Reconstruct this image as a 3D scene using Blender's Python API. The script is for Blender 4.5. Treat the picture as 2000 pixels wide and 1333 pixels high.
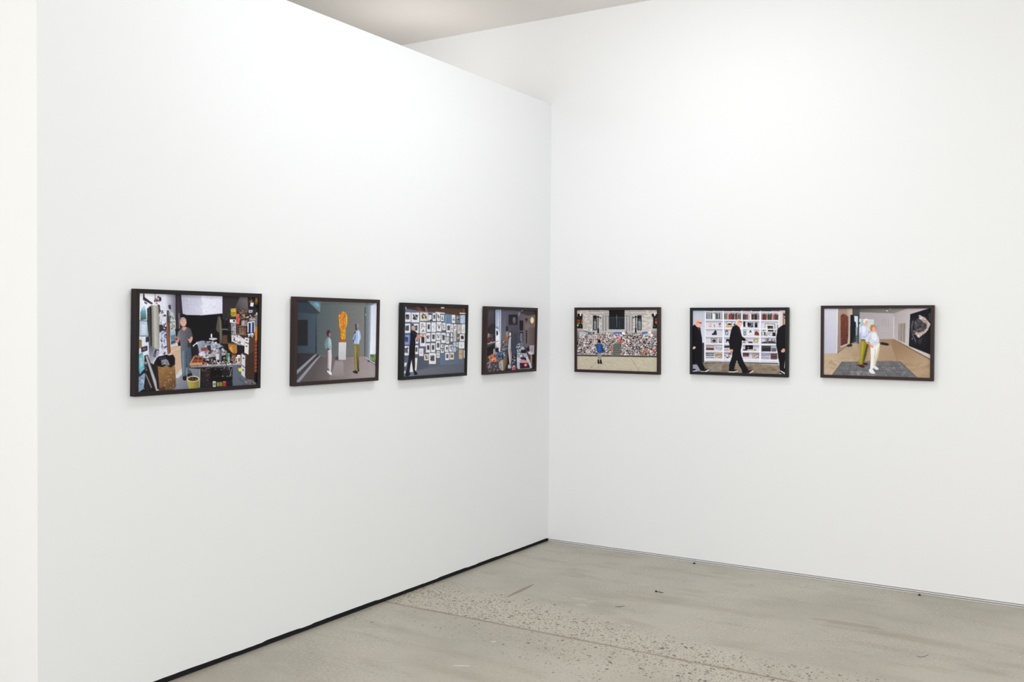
import bpy, bmesh, math, random
import numpy as np
from mathutils import Vector, Matrix

for o in list(bpy.data.objects):
    bpy.data.objects.remove(o, do_unlink=True)
scene = bpy.context.scene
COL = scene.collection

# ------------------------------------------------------------ camera
EYE = 1.51
cd = bpy.data.cameras.new('camera')
cam = bpy.data.objects.new('camera', cd); COL.objects.link(cam)
cam.location = (3.3622, -5.9266, EYE)
yaw, pitch, roll, foc = -0.5544848, math.radians(-0.9718), math.radians(0.3692), 1916.8
fw = Vector((math.sin(yaw)*math.cos(pitch), math.cos(yaw)*math.cos(pitch), math.sin(pitch)))
rt = Vector((math.cos(yaw), -math.sin(yaw), 0)); up = rt.cross(fw)
r2 = rt*math.cos(roll) + up*math.sin(roll); u2 = -rt*math.sin(roll) + up*math.cos(roll)
cam.rotation_euler = Matrix((r2, u2, -fw)).transposed().to_euler()
cd.sensor_fit = 'HORIZONTAL'; cd.sensor_width = 36.0; cd.lens = foc/2000*36
cd.clip_start = 0.05; cd.clip_end = 60
scene.camera = cam

# ------------------------------------------------------------ world, lights, exposure
scene.view_settings.view_transform = 'Standard'
scene.view_settings.look = 'None'
scene.view_settings.gamma = 1.0
scene.view_settings.use_curve_mapping = False
scene.view_settings.exposure = 0.0
w = bpy.data.worlds.new('world'); scene.world = w; w.use_nodes = True
w.node_tree.nodes['Background'].inputs[0].default_value = (0.85, 0.9, 1.0, 1)
w.node_tree.nodes['Background'].inputs[1].default_value = 0.0

def area(name, loc, target, sx, sy, power, col):
    d = bpy.data.lights.new(name, 'AREA'); d.shape = 'RECTANGLE'; d.size = sx; d.size_y = sy
    d.energy = power; d.color = col
    o = bpy.data.objects.new(name, d); COL.objects.link(o); o.location = loc
    o.rotation_euler = (Vector(target)-Vector(loc)).to_track_quat('-Z', 'Y').to_euler()
    return o
area('front_fill_light', (3.0, -10.3, 2.2), (3.0, 0, 2.2), 8.0, 2.2, 276, (0.92, 0.96, 1.0))  # added broad fill behind the camera for soft ambient light; no window there
area('side_fill_light', (7.3, -4.5, 2.2), (0, -4.5, 2.2), 6.0, 2.2, 125, (0.925, 0.965, 1.0))  # added unseen fill along the right wall, also without a window
area('assumed_washer_light', (1.5, -2.7, 3.5), (0.0, -2.3, 1.2), 0.35, 0.35, 12.2, (0.92, 0.965, 1.0))  # assumed lamp out of view, placed for the bright upper partition
area('assumed_ceiling_light', (1.45, -1.45, 3.5), (1.6, -0.35, 1.0), 0.45, 0.45, 6.4, (0.94, 0.97, 1.0))  # assumed unseen overhead lamp, set to suit the soft shadows below the frames
area('assumed_ceiling_light', (1.25, -1.6, 3.5), (1.25, -1.2, 0), 0.45, 0.45, 9.6, (0.94, 0.97, 1.0))  # another assumed lamp above the view, balances brightness on the walls
area('assumed_warm_fill', (-2.2, -8.0, 2.9), (-0.3, -3.7, 2.3), 2.0, 1.4, 54, (1.0, 0.92, 0.81))  # assumed warm source, unseen, added to light the partition end; no window built
area('passage_ceiling_fill', (-0.55, -0.55, 2.9), (-0.4, -0.5, 3.6), 0.4, 1.0, 3.6, (1.0, 0.98, 0.955))  # added lamp hidden behind the partition, brightens the ceiling beyond
area('passage_ceiling_fill', (-0.9, -1.3, 3.15), (-0.9, -1.3, 3.6), 0.8, 2.0, 0.6, (1.0, 0.975, 0.95))  # second added fill, faces up to lift the same ceiling

# ------------------------------------------------------------ materials
def lin(c):
    c = c/255.0
    return c/12.92 if c <= 0.04045 else ((c+0.055)/1.055)**2.4
def rgb(r, g, b): return (lin(r), lin(g), lin(b), 1)

def new_mat(name):
    m = bpy.data.materials.new(name); m.use_nodes = True
    nt = m.node_tree
    return m, nt, nt.nodes['Principled BSDF']
def nd(nt, t, **kw):
    n = nt.nodes.new(t)
    for k, v in kw.items(): setattr(n, k, v)
    return n
def setin(nt, n, i, v):
    if v is None: return
    if isinstance(v, bpy.types.NodeSocket): nt.links.new(v, n.inputs[i])
    else: n.inputs[i].default_value = v
def math_(nt, op, a, b=None, c=None, clamp=False):
    n = nd(nt, 'ShaderNodeMath', operation=op); n.use_clamp = clamp
    setin(nt, n, 0, a); setin(nt, n, 1, b); setin(nt, n, 2, c)
    return n.outputs[0]
def mix_(nt, fac, a, b):
    n = nd(nt, 'ShaderNodeMix', data_type='RGBA')
    setin(nt, n, 0, fac); setin(nt, n, 6, a); setin(nt, n, 7, b)
    return n.outputs[2]
def ramp_(nt, fac, lo, hi, a=0.0, b=1.0):
    n = nd(nt, 'ShaderNodeMapRange'); n.interpolation_type = 'SMOOTHSTEP'; n.clamp = True
    setin(nt, n, 0, fac); n.inputs[1].default_value = lo; n.inputs[2].default_value = hi
    n.inputs[3].default_value = a; n.inputs[4].default_value = b
    return n.outputs[0]
def noise_(nt, vec, scale, detail=4, rough=0.55):
    n = nd(nt, 'ShaderNodeTexNoise'); setin(nt, n, 'Vector', vec)
    n.inputs['Scale'].default_value = scale; n.inputs['Detail'].default_value = detail
    n.inputs['Roughness'].default_value = rough
    return n.outputs[0]

def paint_mat(name, col, rough=0.75, bump=0.04):
    m, nt, b = new_mat(name)
    tc = nd(nt, 'ShaderNodeTexCoord').outputs['Object']
    n1 = noise_(nt, tc, 1.3, 3)
    dark = tuple(c*0.985 for c in col[:3])+(1,)
    nt.links.new(mix_(nt, n1, dark, col), b.inputs['Base Color'])
    b.inputs['Roughness'].default_value = rough
    b.inputs['Specular IOR Level'].default_value = 0.25
    bp = nd(nt, 'ShaderNodeBump'); bp.inputs['Strength'].default_value = bump
    bp.inputs['Distance'].default_value = 0.002
    nt.links.new(noise_(nt, tc, 160, 3), bp.inputs['Height'])
    nt.links.new(bp.outputs[0], b.inputs['Normal'])
    return m
WALL = paint_mat('white_wall_paint', (0.80, 0.805, 0.808, 1))
WALLW = paint_mat('white_wall_paint_main', (0.80, 0.80, 0.80, 1))
CEIL = paint_mat('ceiling_paint', (0.86, 0.825, 0.79, 1))
DARKGAP = paint_mat('black_recess', (0.012, 0.012, 0.013, 1), 0.9)
STRIP = paint_mat('grey_metal_strip', (0.60, 0.59, 0.565, 1), 0.5)
SEAM = paint_mat('dark_seam', (0.16, 0.15, 0.14, 1), 0.8)

def wood_mat(name, c1, c2, rough):
    m, nt, b = new_mat(name)
    tc = nd(nt, 'ShaderNodeTexCoord').outputs['Object']
    mp = nd(nt, 'ShaderNodeMapping'); mp.inputs['Scale'].default_value = (3, 60, 60)
    nt.links.new(tc, mp.inputs[0])
    n = noise_(nt, mp.outputs[0], 2.0, 5)
    nt.links.new(mix_(nt, n, c1, c2), b.inputs['Base Color'])
    b.inputs['Roughness'].default_value = rough
    b.inputs['Specular IOR Level'].default_value = 0.3
    return m
BROWN = wood_mat('dark_brown_wood', rgb(36, 24, 23), rgb(52, 35, 32), 0.55)
ESPRESSO = wood_mat('espresso_wood', rgb(20, 14, 15), rgb(34, 23, 23), 0.55)
BLACK = wood_mat('black_painted_wood', rgb(14, 15, 17), rgb(24, 25, 28), 0.55)
BOARD = paint_mat('backing_board', (0.25, 0.2, 0.15, 1))

# ------------------------------------------------------------ mesh helpers
def mesh_obj(name, bm, mat, parent=None, bevel=0.0):
    me = bpy.data.meshes.new(name); bm.normal_update(); bm.to_mesh(me); bm.free()
    me.materials.append(mat)
    o = bpy.data.objects.new(name, me); COL.objects.link(o)
    if parent is not None: o.parent = parent
    if bevel:
        md = o.modifiers.new('bevel', 'BEVEL'); md.width = bevel; md.segments = 2
        md.limit_method = 'ANGLE'
    return o
def box(bm, x0, x1, y0, y1, z0, z1):
    vs = [bm.verts.new(p) for p in ((x0,y0,z0),(x1,y0,z0),(x1,y1,z0),(x0,y1,z0),(x0,y0,z1),(x1,y0,z1),(x1,y1,z1),(x0,y1,z1))]
    for f in ((0,3,2,1),(4,5,6,7),(0,1,5,4),(1,2,6,5),(2,3,7,6),(3,0,4,7)):
        bm.faces.new([vs[i] for i in f])
def struct(o, label=None):
    o['kind'] = 'structure'
    if label: o['label'] = label
    return o
def boxobj(name, b, mat, bevel=0.0):
    bm = bmesh.new(); box(bm, *b); return mesh_obj(name, bm, mat, None, bevel)

# ------------------------------------------------------------ room shell
ZC = 3.627; ZT = 3.032; LP = 3.792; TH = 0.46
XL, XR, YB = -4.5, 7.5, -10.5
boxes = [
 ('wall_back', (XL-.2, XR+.2, 0.0, 0.2, 0.018, ZC), WALLW),
 ('wall_left', (XL-.2, XL, YB, 0.0, 0.0, ZC), WALLW),
 ('wall_right', (XR, XR+.2, YB, 0.0, 0.0, ZC), WALLW),
 ('wall_front', (XL-.2, XR+.2, YB-.2, YB, 0.0, ZC), WALLW),
 ('ceiling', (XL-.2, XR+.2, YB-.2, 0.2, ZC, ZC+.2), CEIL),
]
for n, b, m in boxes: struct(boxobj(n, b, m))

# partition wall, its lower edge trimmed a little unevenly over a black recess
bm = bmesh.new()
random.seed(4)
zs = 0.0272
N = 130
prof = []
jog = 0
for i in range(N+1):
    if random.random() < 0.12: jog = random.uniform(-0.0022, 0.0022)
    prof.append((-LP*i/N, zs + jog + random.uniform(-.0004, .0004)))
front = [bm.verts.new((0, y, z)) for y, z in prof]
back = [bm.verts.new((-TH, y, z)) for y, z in prof]
ft = [bm.verts.new((0, y, ZT)) for y, z in prof]
bt = [bm.verts.new((-TH, y, ZT)) for y, z in prof]
for i in range(N):
    bm.faces.new((front[i], ft[i], ft[i+1], front[i+1]))
    bm.faces.new((back[i], back[i+1], bt[i+1], bt[i]))
    bm.faces.new((ft[i], bt[i], bt[i+1], ft[i+1]))
    bm.faces.new((front[i], front[i+1], back[i+1], back[i]))
bm.faces.new((front[N], ft[N], bt[N], back[N]))
bm.faces.new((front[0], back[0], bt[0], ft[0]))
bmesh.ops.recalc_face_normals(bm, faces=bm.faces)
struct(mesh_obj('wall_partition', bm, WALL))
struct(boxobj('trim_1', (-TH+.014, -.012, -LP+.02, 0.0, 0.0, 0.032), DARKGAP))
# base strip of the back wall: dark joint, light strip, dark seam, lower strip
struct(boxobj('trim_2', (0.0, XR, 0.010, 0.15, 0.0, 0.03), SEAM))
struct(boxobj('baseboard_back', (0.0, XR, -0.0015, 0.012, 0.0062, 0.0145), STRIP, 0.0008))
struct(boxobj('baseboard_back_lower', (0.0, XR, -0.013, 0.012, 0.0, 0.0035), STRIP, 0.0008))

# ------------------------------------------------------------ floor
def floor_mat():
    m, nt, b = new_mat('polished_concrete')
    tc = nd(nt, 'ShaderNodeTexCoord').outputs['Object']
    sp = nd(nt, 'ShaderNodeSeparateXYZ'); nt.links.new(tc, sp.inputs[0])
    X, Y = sp.outputs[0], sp.outputs[1]
    big = noise_(nt, tc, 0.9, 5, 0.6); mid = noise_(nt, tc, 4.0, 6, 0.65); fine = noise_(nt, tc, 260, 3, 0.7)
    grain = noise_(nt, tc, 70, 5, 0.8)
    mp = nd(nt, 'ShaderNodeMapping'); mp.inputs['Scale'].default_value = (1.0, 3.2, 1); mp.inputs['Rotation'].default_value = (0, 0, 0.55)
    nt.links.new(tc, mp.inputs[0]); streak = noise_(nt, mp.outputs[0], 2.2, 5, 0.6)
    c = mix_(nt, ramp_(nt, big, 0.35, 0.65), rgb(158, 151, 138), rgb(180, 173, 160))
    c = mix_(nt, ramp_(nt, mid, 0.38, 0.68, 0, 0.5), c, rgb(178, 176, 166))
    c = mix_(nt, ramp_(nt, streak, 0.48, 0.70, 0, 0.75), c, rgb(154, 147, 132))
    patch = ramp_(nt, noise_(nt, tc, 1.6, 3, 0.5), 0.42, 0.62)
    c = mix_(nt, math_(nt, 'MULTIPLY', ramp_(nt, grain, 0.52, 0.62), math_(nt, 'MULTIPLY_ADD', patch, 0.35, 0.2)), c, rgb(205, 199, 187))
    c = mix_(nt, math_(nt, 'MULTIPLY', ramp_(nt, grain, 0.46, 0.36), math_(nt, 'MULTIPLY_ADD', patch, 0.4, 0.28)), c, rgb(128, 119, 107))
    c = mix_(nt, ramp_(nt, fine, 0.35, 0.7, 0, 0.25), c, rgb(198, 192, 180))
    pit = noise_(nt, tc, 150, 2, 0.5)
    c = mix_(nt, math_(nt, 'MULTIPLY', ramp_(nt, pit, 0.66, 0.72), math_(nt, 'MULTIPLY_ADD', patch, 0.45, 0.15)), c, rgb(112, 102, 92))
    # crack line through A-B ; s = signed distance (positive towards the corner)
    ax, ay, bx, by = CR
    L = math.hypot(bx-ax, by-ay); ux, uy = (bx-ax)/L, (by-ay)/L
    nx, ny = -uy, ux
    if ny < 0: nx, ny = -nx, -ny
    wob = math_(nt, 'MULTIPLY', math_(nt, 'SUBTRACT', noise_(nt, tc, 2.2, 5, 0.6), 0.5), 0.05)
    s = math_(nt, 'ADD', math_(nt, 'MULTIPLY', math_(nt, 'SUBTRACT', X, ax), nx), math_(nt, 'MULTIPLY', math_(nt, 'SUBTRACT', Y, ay), ny))
    t = math_(nt, 'ADD', math_(nt, 'MULTIPLY', math_(nt, 'SUBTRACT', X, ax), ux), math_(nt, 'MULTIPLY', math_(nt, 'SUBTRACT', Y, ay), uy))
    sw = math_(nt, 'ADD', s, wob)
    # exposed aggregate band on the corner side, widest at the partition, and a weaker one this side further on
    nb = math_(nt, 'MULTIPLY', math_(nt, 'SUBTRACT', noise_(nt, tc, 1.7, 4, 0.6), 0.5), 0.9)
    sc_ = math_(nt, 'MULTIPLY', s, ramp_(nt, t, 0.7, 2.1, 1.0, 2.1))
    up1 = math_(nt, 'MULTIPLY', ramp_(nt, math_(nt, 'ADD', sc_, math_(nt, 'MULTIPLY', nb, 0.45)), BW*0.6, BW*1.1, 1, 0), ramp_(nt, s, -0.01, 0.01))
    up1 = math_(nt, 'MULTIPLY', up1, ramp_(nt, t, 1.3, 2.6, 1.0, 0.3))
    dn1 = math_(nt, 'MULTIPLY', ramp_(nt, math_(nt, 'ADD', s, math_(nt, 'MULTIPLY', nb, 0.6)), -0.50, -0.02, 0, 1), ramp_(nt, s, -0.01, 0.01, 1, 0))
    dn1 = math_(nt, 'MULTIPLY', dn1, ramp_(nt, t, 0.8, 1.5, 0.10, 0.85))
    dens = math_(nt, 'ADD', up1, dn1, clamp=True)
    c = mix_(nt, math_(nt, 'MULTIPLY', dens, 0.6), c, rgb(198, 190, 174))
    for sc, thr, dcol, cut in ((58, 0.36, (88, 80, 73), 0.72), (100, 0.40, (98, 89, 80), 0.8), (150, 0.42, (106, 97, 87), 0.8), (34, 0.34, (82, 78, 74), 0.28)):
        v = nd(nt, 'ShaderNodeTexVoronoi'); v.inputs['Scale'].default_value = sc
        nt.links.new(tc, v.inputs['Vector'])
        sc3 = nd(nt, 'ShaderNodeSeparateColor'); nt.links.new(v.outputs['Color'], sc3.inputs[0])
        sel = math_(nt, 'LESS_THAN', sc3.outputs[0], math_(nt, 'MULTIPLY', dens, cut))
        rad = math_(nt, 'MULTIPLY', sc3.outputs[1], thr)
        inside = math_(nt, 'LESS_THAN', math_(nt, 'ADD', v.outputs['Distance'], math_(nt, 'MULTIPLY', fine, 0.12)), math_(nt, 'ADD', rad, 0.10))
        c = mix_(nt, math_(nt, 'MULTIPLY', math_(nt, 'MULTIPLY', sel, inside), 0.85), c, rgb(*dcol))
    # filler line along the joint
    wid = math_(nt, 'MULTIPLY', noise_(nt, tc, 5, 4, 0.6), 0.019)
    sl = math_(nt, 'ABSOLUTE', math_(nt, 'ADD', s, math_(nt, 'MULTIPLY', wob, 0.25)))
    ln = math_(nt, 'LESS_THAN', sl, wid)
    ln = math_(nt, 'MULTIPLY', ln, ramp_(nt, t, 2.3, 3.2, 0.75, 0.25))
    c = mix_(nt, ln, c, rgb(140, 120, 106))
    # stains and plaster spots: (x, y, rx, ry, rot, colour, strength)
    for (sx, sy, rx, ry, ro, scol, st) in SPOTS:
        q = nd(nt, 'ShaderNodeMapping'); q.vector_type = 'TEXTURE'
        q.inputs['Location'].default_value = (sx, sy, 0); q.inputs['Rotation'].default_value = (0, 0, ro)
        q.inputs['Scale'].default_value = (rx, ry, 1)
        nt.links.new(tc, q.inputs[0])
        ln_ = nd(nt, 'ShaderNodeVectorMath', operation='LENGTH'); nt.links.new(q.outputs[0], ln_.inputs[0])
        d = math_(nt, 'ADD', ln_.outputs['Value'], math_(nt, 'MULTIPLY', mid, 0.9))
        soft = 0.12 if st > 0.3 else 0.6
        k = math_(nt, 'MULTIPLY', ramp_(nt, d, 1.35-soft, 1.35+soft, 1, 0), st)
        c = mix_(nt, k, c, rgb(*scol))
    nt.links.new(c, b.inputs['Base Color'])
    rr = ramp_(nt, mid, 0.3, 0.7, 0.42, 0.6)
    nt.links.new(rr, b.inputs['Roughness'])
    b.inputs['Specular IOR Level'].default_value = 0.3
    bp = nd(nt, 'ShaderNodeBump'); bp.inputs['Strength'].default_value = 0.12; bp.inputs['Distance'].default_value = 0.002
    nt.links.new(mid, bp.inputs['Height']); nt.links.new(bp.outputs[0], b.inputs['Normal'])
    return m
CR = (-0.017, -1.775, 1.958, -1.775)
BW = 0.50
WH = (203, 198, 190); DK = (128, 112, 96)
SPOTS = [(0.911,-2.374,.040,.009,.58,(200,196,194),.8), (0.851,-2.021,.012,.010,0,(206,202,194),.8), (0.597,-.945,.018,.009,.3,WH,.7), (0.376,-.137,.012,.009,0,(200,188,160),.8),
 (0.398,-.122,.012,.009,0,(200,188,160),.8), (0.68,-.725,.012,.012,0,WH,.6), (0.85,-1.15,.045,.022,.2,(190,180,168),.65), (0.93,-1.16,.03,.012,.5,(190,180,168),.6), (0.914,-1.249,.035,.022,.1,(190,180,168),.65),
 (1.277,-1.442,.022,.018,0,(190,182,168),.7), (2.086,-.836,.028,.024,0,(184,178,166),.7), (1.816,-.202,.014,.012,0,(196,190,180),.7), (1.98,-.20,.018,.012,0,(196,190,180),.5), (1.977,-1.28,.03,.02,.2,(180,170,156),.5),
 (0.822,-.647,.02,.014,0,(188,182,172),.6), (1.002,-.68,.02,.012,0,(188,182,172),.5), (2.20,-.81,.20,.035,.05,DK,.35), (2.50,-.88,.32,.05,-.1,(136,118,92),.28), (1.40,-.94,.45,.05,.1,(134,120,104),.25),
 (0.495,-1.19,.014,.19,.04,(126,108,96),.75), (1.30,-.20,.05,.02,0,(140,124,90),.3), (1.40,-1.02,.14,.10,.3,(190,184,172),.3), (1.56,-.35,.012,.01,0,(120,96,76),.5), (1.20,-.50,.008,.008,0,(110,96,80),.6)]

fl = boxobj('floor', (XL-.2, XR+.2, YB-.2, 0.2, -0.2, 0.0), floor_mat()); struct(fl)

# ------------------------------------------------------------ photographic prints: colour per grid point
class Canvas:
    """A print is a fine grid of coloured points; shapes are laid on it through the flat outline q of the sheet."""
    def __init__(self, q, gw, gh, seed):
        self.W, self.H = gw*2, gh*2; self.gw, self.gh = gw, gh
        self.a = np.zeros((self.H, self.W, 3))
        src = np.array(q, float); dst = np.array([(0,0),(self.W,0),(self.W,self.H),(0,self.H)], float)
        A = []; B = []
        for (x, y), (u, v) in zip(src, dst):
            A += [[x,y,1,0,0,0,-u*x,-u*y],[0,0,0,x,y,1,-v*x,-v*y]]; B += [u, v]
        self.M = np.append(np.linalg.solve(np.array(A), np.array(B)), 1).reshape(3,3)
        self.r = random.Random(seed); self.n = np.random.RandomState(seed)
    def tf(self, pts):
        p = np.array(pts, float).reshape(-1, 2); h = np.c_[p, np.ones(len(p))] @ self.M.T
        return h[:, :2]/h[:, 2:]
    def mask(self, g):
        x0 = max(0, int(g[:,0].min())-1); x1 = min(self.W, int(g[:,0].max())+2)
        y0 = max(0, int(g[:,1].min())-1); y1 = min(self.H, int(g[:,1].max())+2)
        if x1 <= x0 or y1 <= y0: return None
        X, Y = np.meshgrid(np.arange(x0, x1)+.5, np.arange(y0, y1)+.5)
        m = np.zeros(X.shape, bool); k = len(g)
        for i in range(k):
            xa, ya = g[i]; xb, yb = g[(i+1) % k]
            if ya == yb: continue
            c = ((ya > Y) != (yb > Y)) & (X < (xb-xa)*(Y-ya)/(yb-ya)+xa)
            m ^= c
        return m, (slice(y0, y1), slice(x0, x1)), X, Y
    def _put(self, g, c, alpha=1.0, soft=0):
        r = self.mask(g)
        if r is None: return
        m, s, X, Y = r
        self.a[s] = np.where(m[..., None], self.a[s]*(1-alpha)+np.array(c, float)*alpha, self.a[s])
    def P(self, c, *pts, a=1.0): self._put(self.tf(pts), c, a)
    def R(self, c, x0, y0, x1, y1, a=1.0): self._put(self.tf([x0,y0,x1,y0,x1,y1,x0,y1]), c, a)
    def E(self, c, cx, cy, rx, ry, rot=0, a=1.0):
        t = np.linspace(0, 2*np.pi, 25)[:-1]; ca, sa = math.cos(math.radians(rot)), math.sin(math.radians(rot))
        ex, ey = rx*np.cos(t), ry*np.sin(t)
        self._put(self.tf(np.c_[cx+ex*ca-ey*sa, cy+ex*sa+ey*ca]), c, a)
    def L(self, c, w, *pts, a=1.0):
        p = [(pts[i], pts[i+1]) for i in range(0, len(pts), 2)]
        for (x0, y0), (x1, y1) in zip(p, p[1:]):
            dx, dy = x1-x0, y1-y0; l = math.hypot(dx, dy) or 1; ox, oy = -dy/l*w/2, dx/l*w/2
            self._put(self.tf([x0+ox,y0+oy,x1+ox,y1+oy,x1-ox,y1-oy,x0-ox,y0-oy]), c, a)
    def G(self, c1, c2, x0, y0, x1, y1, *pts, a=1.0):
        """gradient c1 -> c2 from point 0 to point 1, inside pts"""
        r = self.mask(self.tf(pts))
        if r is None: return
        m, s, X, Y = r; p = self.tf([x0,y0,x1,y1]); d = p[1]-p[0]
        t = np.clip(((X-p[0,0])*d[0]+(Y-p[0,1])*d[1])/(d@d), 0, 1)[..., None]
        col = np.array(c1, float)*(1-t)+np.array(c2, float)*t
        self.a[s] = np.where(m[..., None], self.a[s]*(1-a)+col*a, self.a[s])
    def K(self, pal, n, sz, *pts, asp=1.0, a=1.0, kind='b', dens=None):
        """n small irregular patches of the palette, anywhere within pts"""
        g = np.array(pts, float).reshape(-1, 2); k = len(g); lo, hi = g.min(0), g.max(0); done = 0; tries = 0
        while done < n and tries < n*12:
            tries += 1
            x, y = self.r.uniform(lo[0], hi[0]), self.r.uniform(lo[1], hi[1]); ins = False
            for i in range(k):
                (xa, ya), (xb, yb) = g[i], g[(i+1) % k]
                if (ya > y) != (yb > y) and x < (xb-xa)*(y-ya)/(yb-ya)+xa: ins = not ins
            if not ins: continue
            done += 1; s = sz*self.r.uniform(.4, 1.2); c = self.r.choice(pal); v = self.r.uniform(.82, 1.12)
            c = [min(255, q*v) for q in c]
            if kind == 'b':
                el = self.r.uniform(.55, 1.5); ra = self.r.uniform(0, 3.14); ca, sa = math.cos(ra), math.sin(ra); q = []
                for t in (0.2, 1.3, 2.3, 3.3, 4.3, 5.3):
                    k_ = s*self.r.uniform(.4, 1.1); ex, ey = k_*math.cos(t)*el, k_*math.sin(t)/el
                    q.append((x+(ex*ca-ey*sa)*asp, y+ex*sa+ey*ca))
                self._put(self.tf([v for p in q for v in p]), c, a)
            elif kind == 'v': self.R(c, x-s*.18, y-s, x+s*.18, y+s, a=a)
            else: self.R(c, x-s, y-s*.2, x+s, y+s*.2, a=a)
    def books(self, pal, x0, x1, yt, yb, w0=6, w1=13, drop=12, slope=0):
        x = x0
        while x < x1:
            w = self.r.uniform(w0, w1); c = self.r.choice(pal); v = self.r.uniform(.8, 1.1); c = [min(255, q*v) for q in c]
            d = self.r.uniform(0, drop); e = slope*(x-x0); xe = min(x+w, x1)
            self.P(c, x, yt+d+e, xe, yt+d+e, xe, yb+e, x, yb+e)
            if self.r.random() < .6: self.R([q*.45 for q in c], x+w*.3, yt+d+e+10, x+w*.6, yb+e-14, a=.8)
            self.L([q*.35 for q in c], 1.3, xe, yt+d+e, xe, yb+e)
            x += w+.6
    def stack(self, pal, x0, x1, yt, yb, h0=8, h1=15):
        y = yb
        while y > yt:
            h = self.r.uniform(h0, h1); c = self.r.choice(pal); i = self.r.uniform(0, 12)
            self.R(c, x0+i*.5, y-h, x1-i, y-1.5); self.R([q*.35 for q in c], x0, y-1.5, x1, y); y -= h
    def N(self, amp, *pts, cell=2):
        r = self.mask(self.tf(pts))
        if r is None: return
        m, s, X, Y = r
        n = self.n.randn(m.shape[0]//cell+1, m.shape[1]//cell+1).repeat(cell, 0).repeat(cell, 1)[:m.shape[0], :m.shape[1]]
        self.a[s] = np.where(m[..., None], self.a[s]*(1+amp*n[..., None]), self.a[s])
    def points(self):
        a = np.clip(self.a, 0, 255)/255.0
        a = a.reshape(self.gh, 2, self.gw, 2, 3).mean((1, 3))
        for ax in (0, 1):      # the prints are slightly soft
            p = np.pad(a, [(1, 1) if i == ax else (0, 0) for i in range(3)], mode='edge')
            a = (0.15*p[:-2]+0.70*p[1:-1]+0.15*p[2:]) if ax == 0 else (0.15*p[:, :-2]+0.70*p[:, 1:-1]+0.15*p[:, 2:])
        return np.where(a <= .04045, a/12.92, ((a+.055)/1.055)**2.4)

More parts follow.
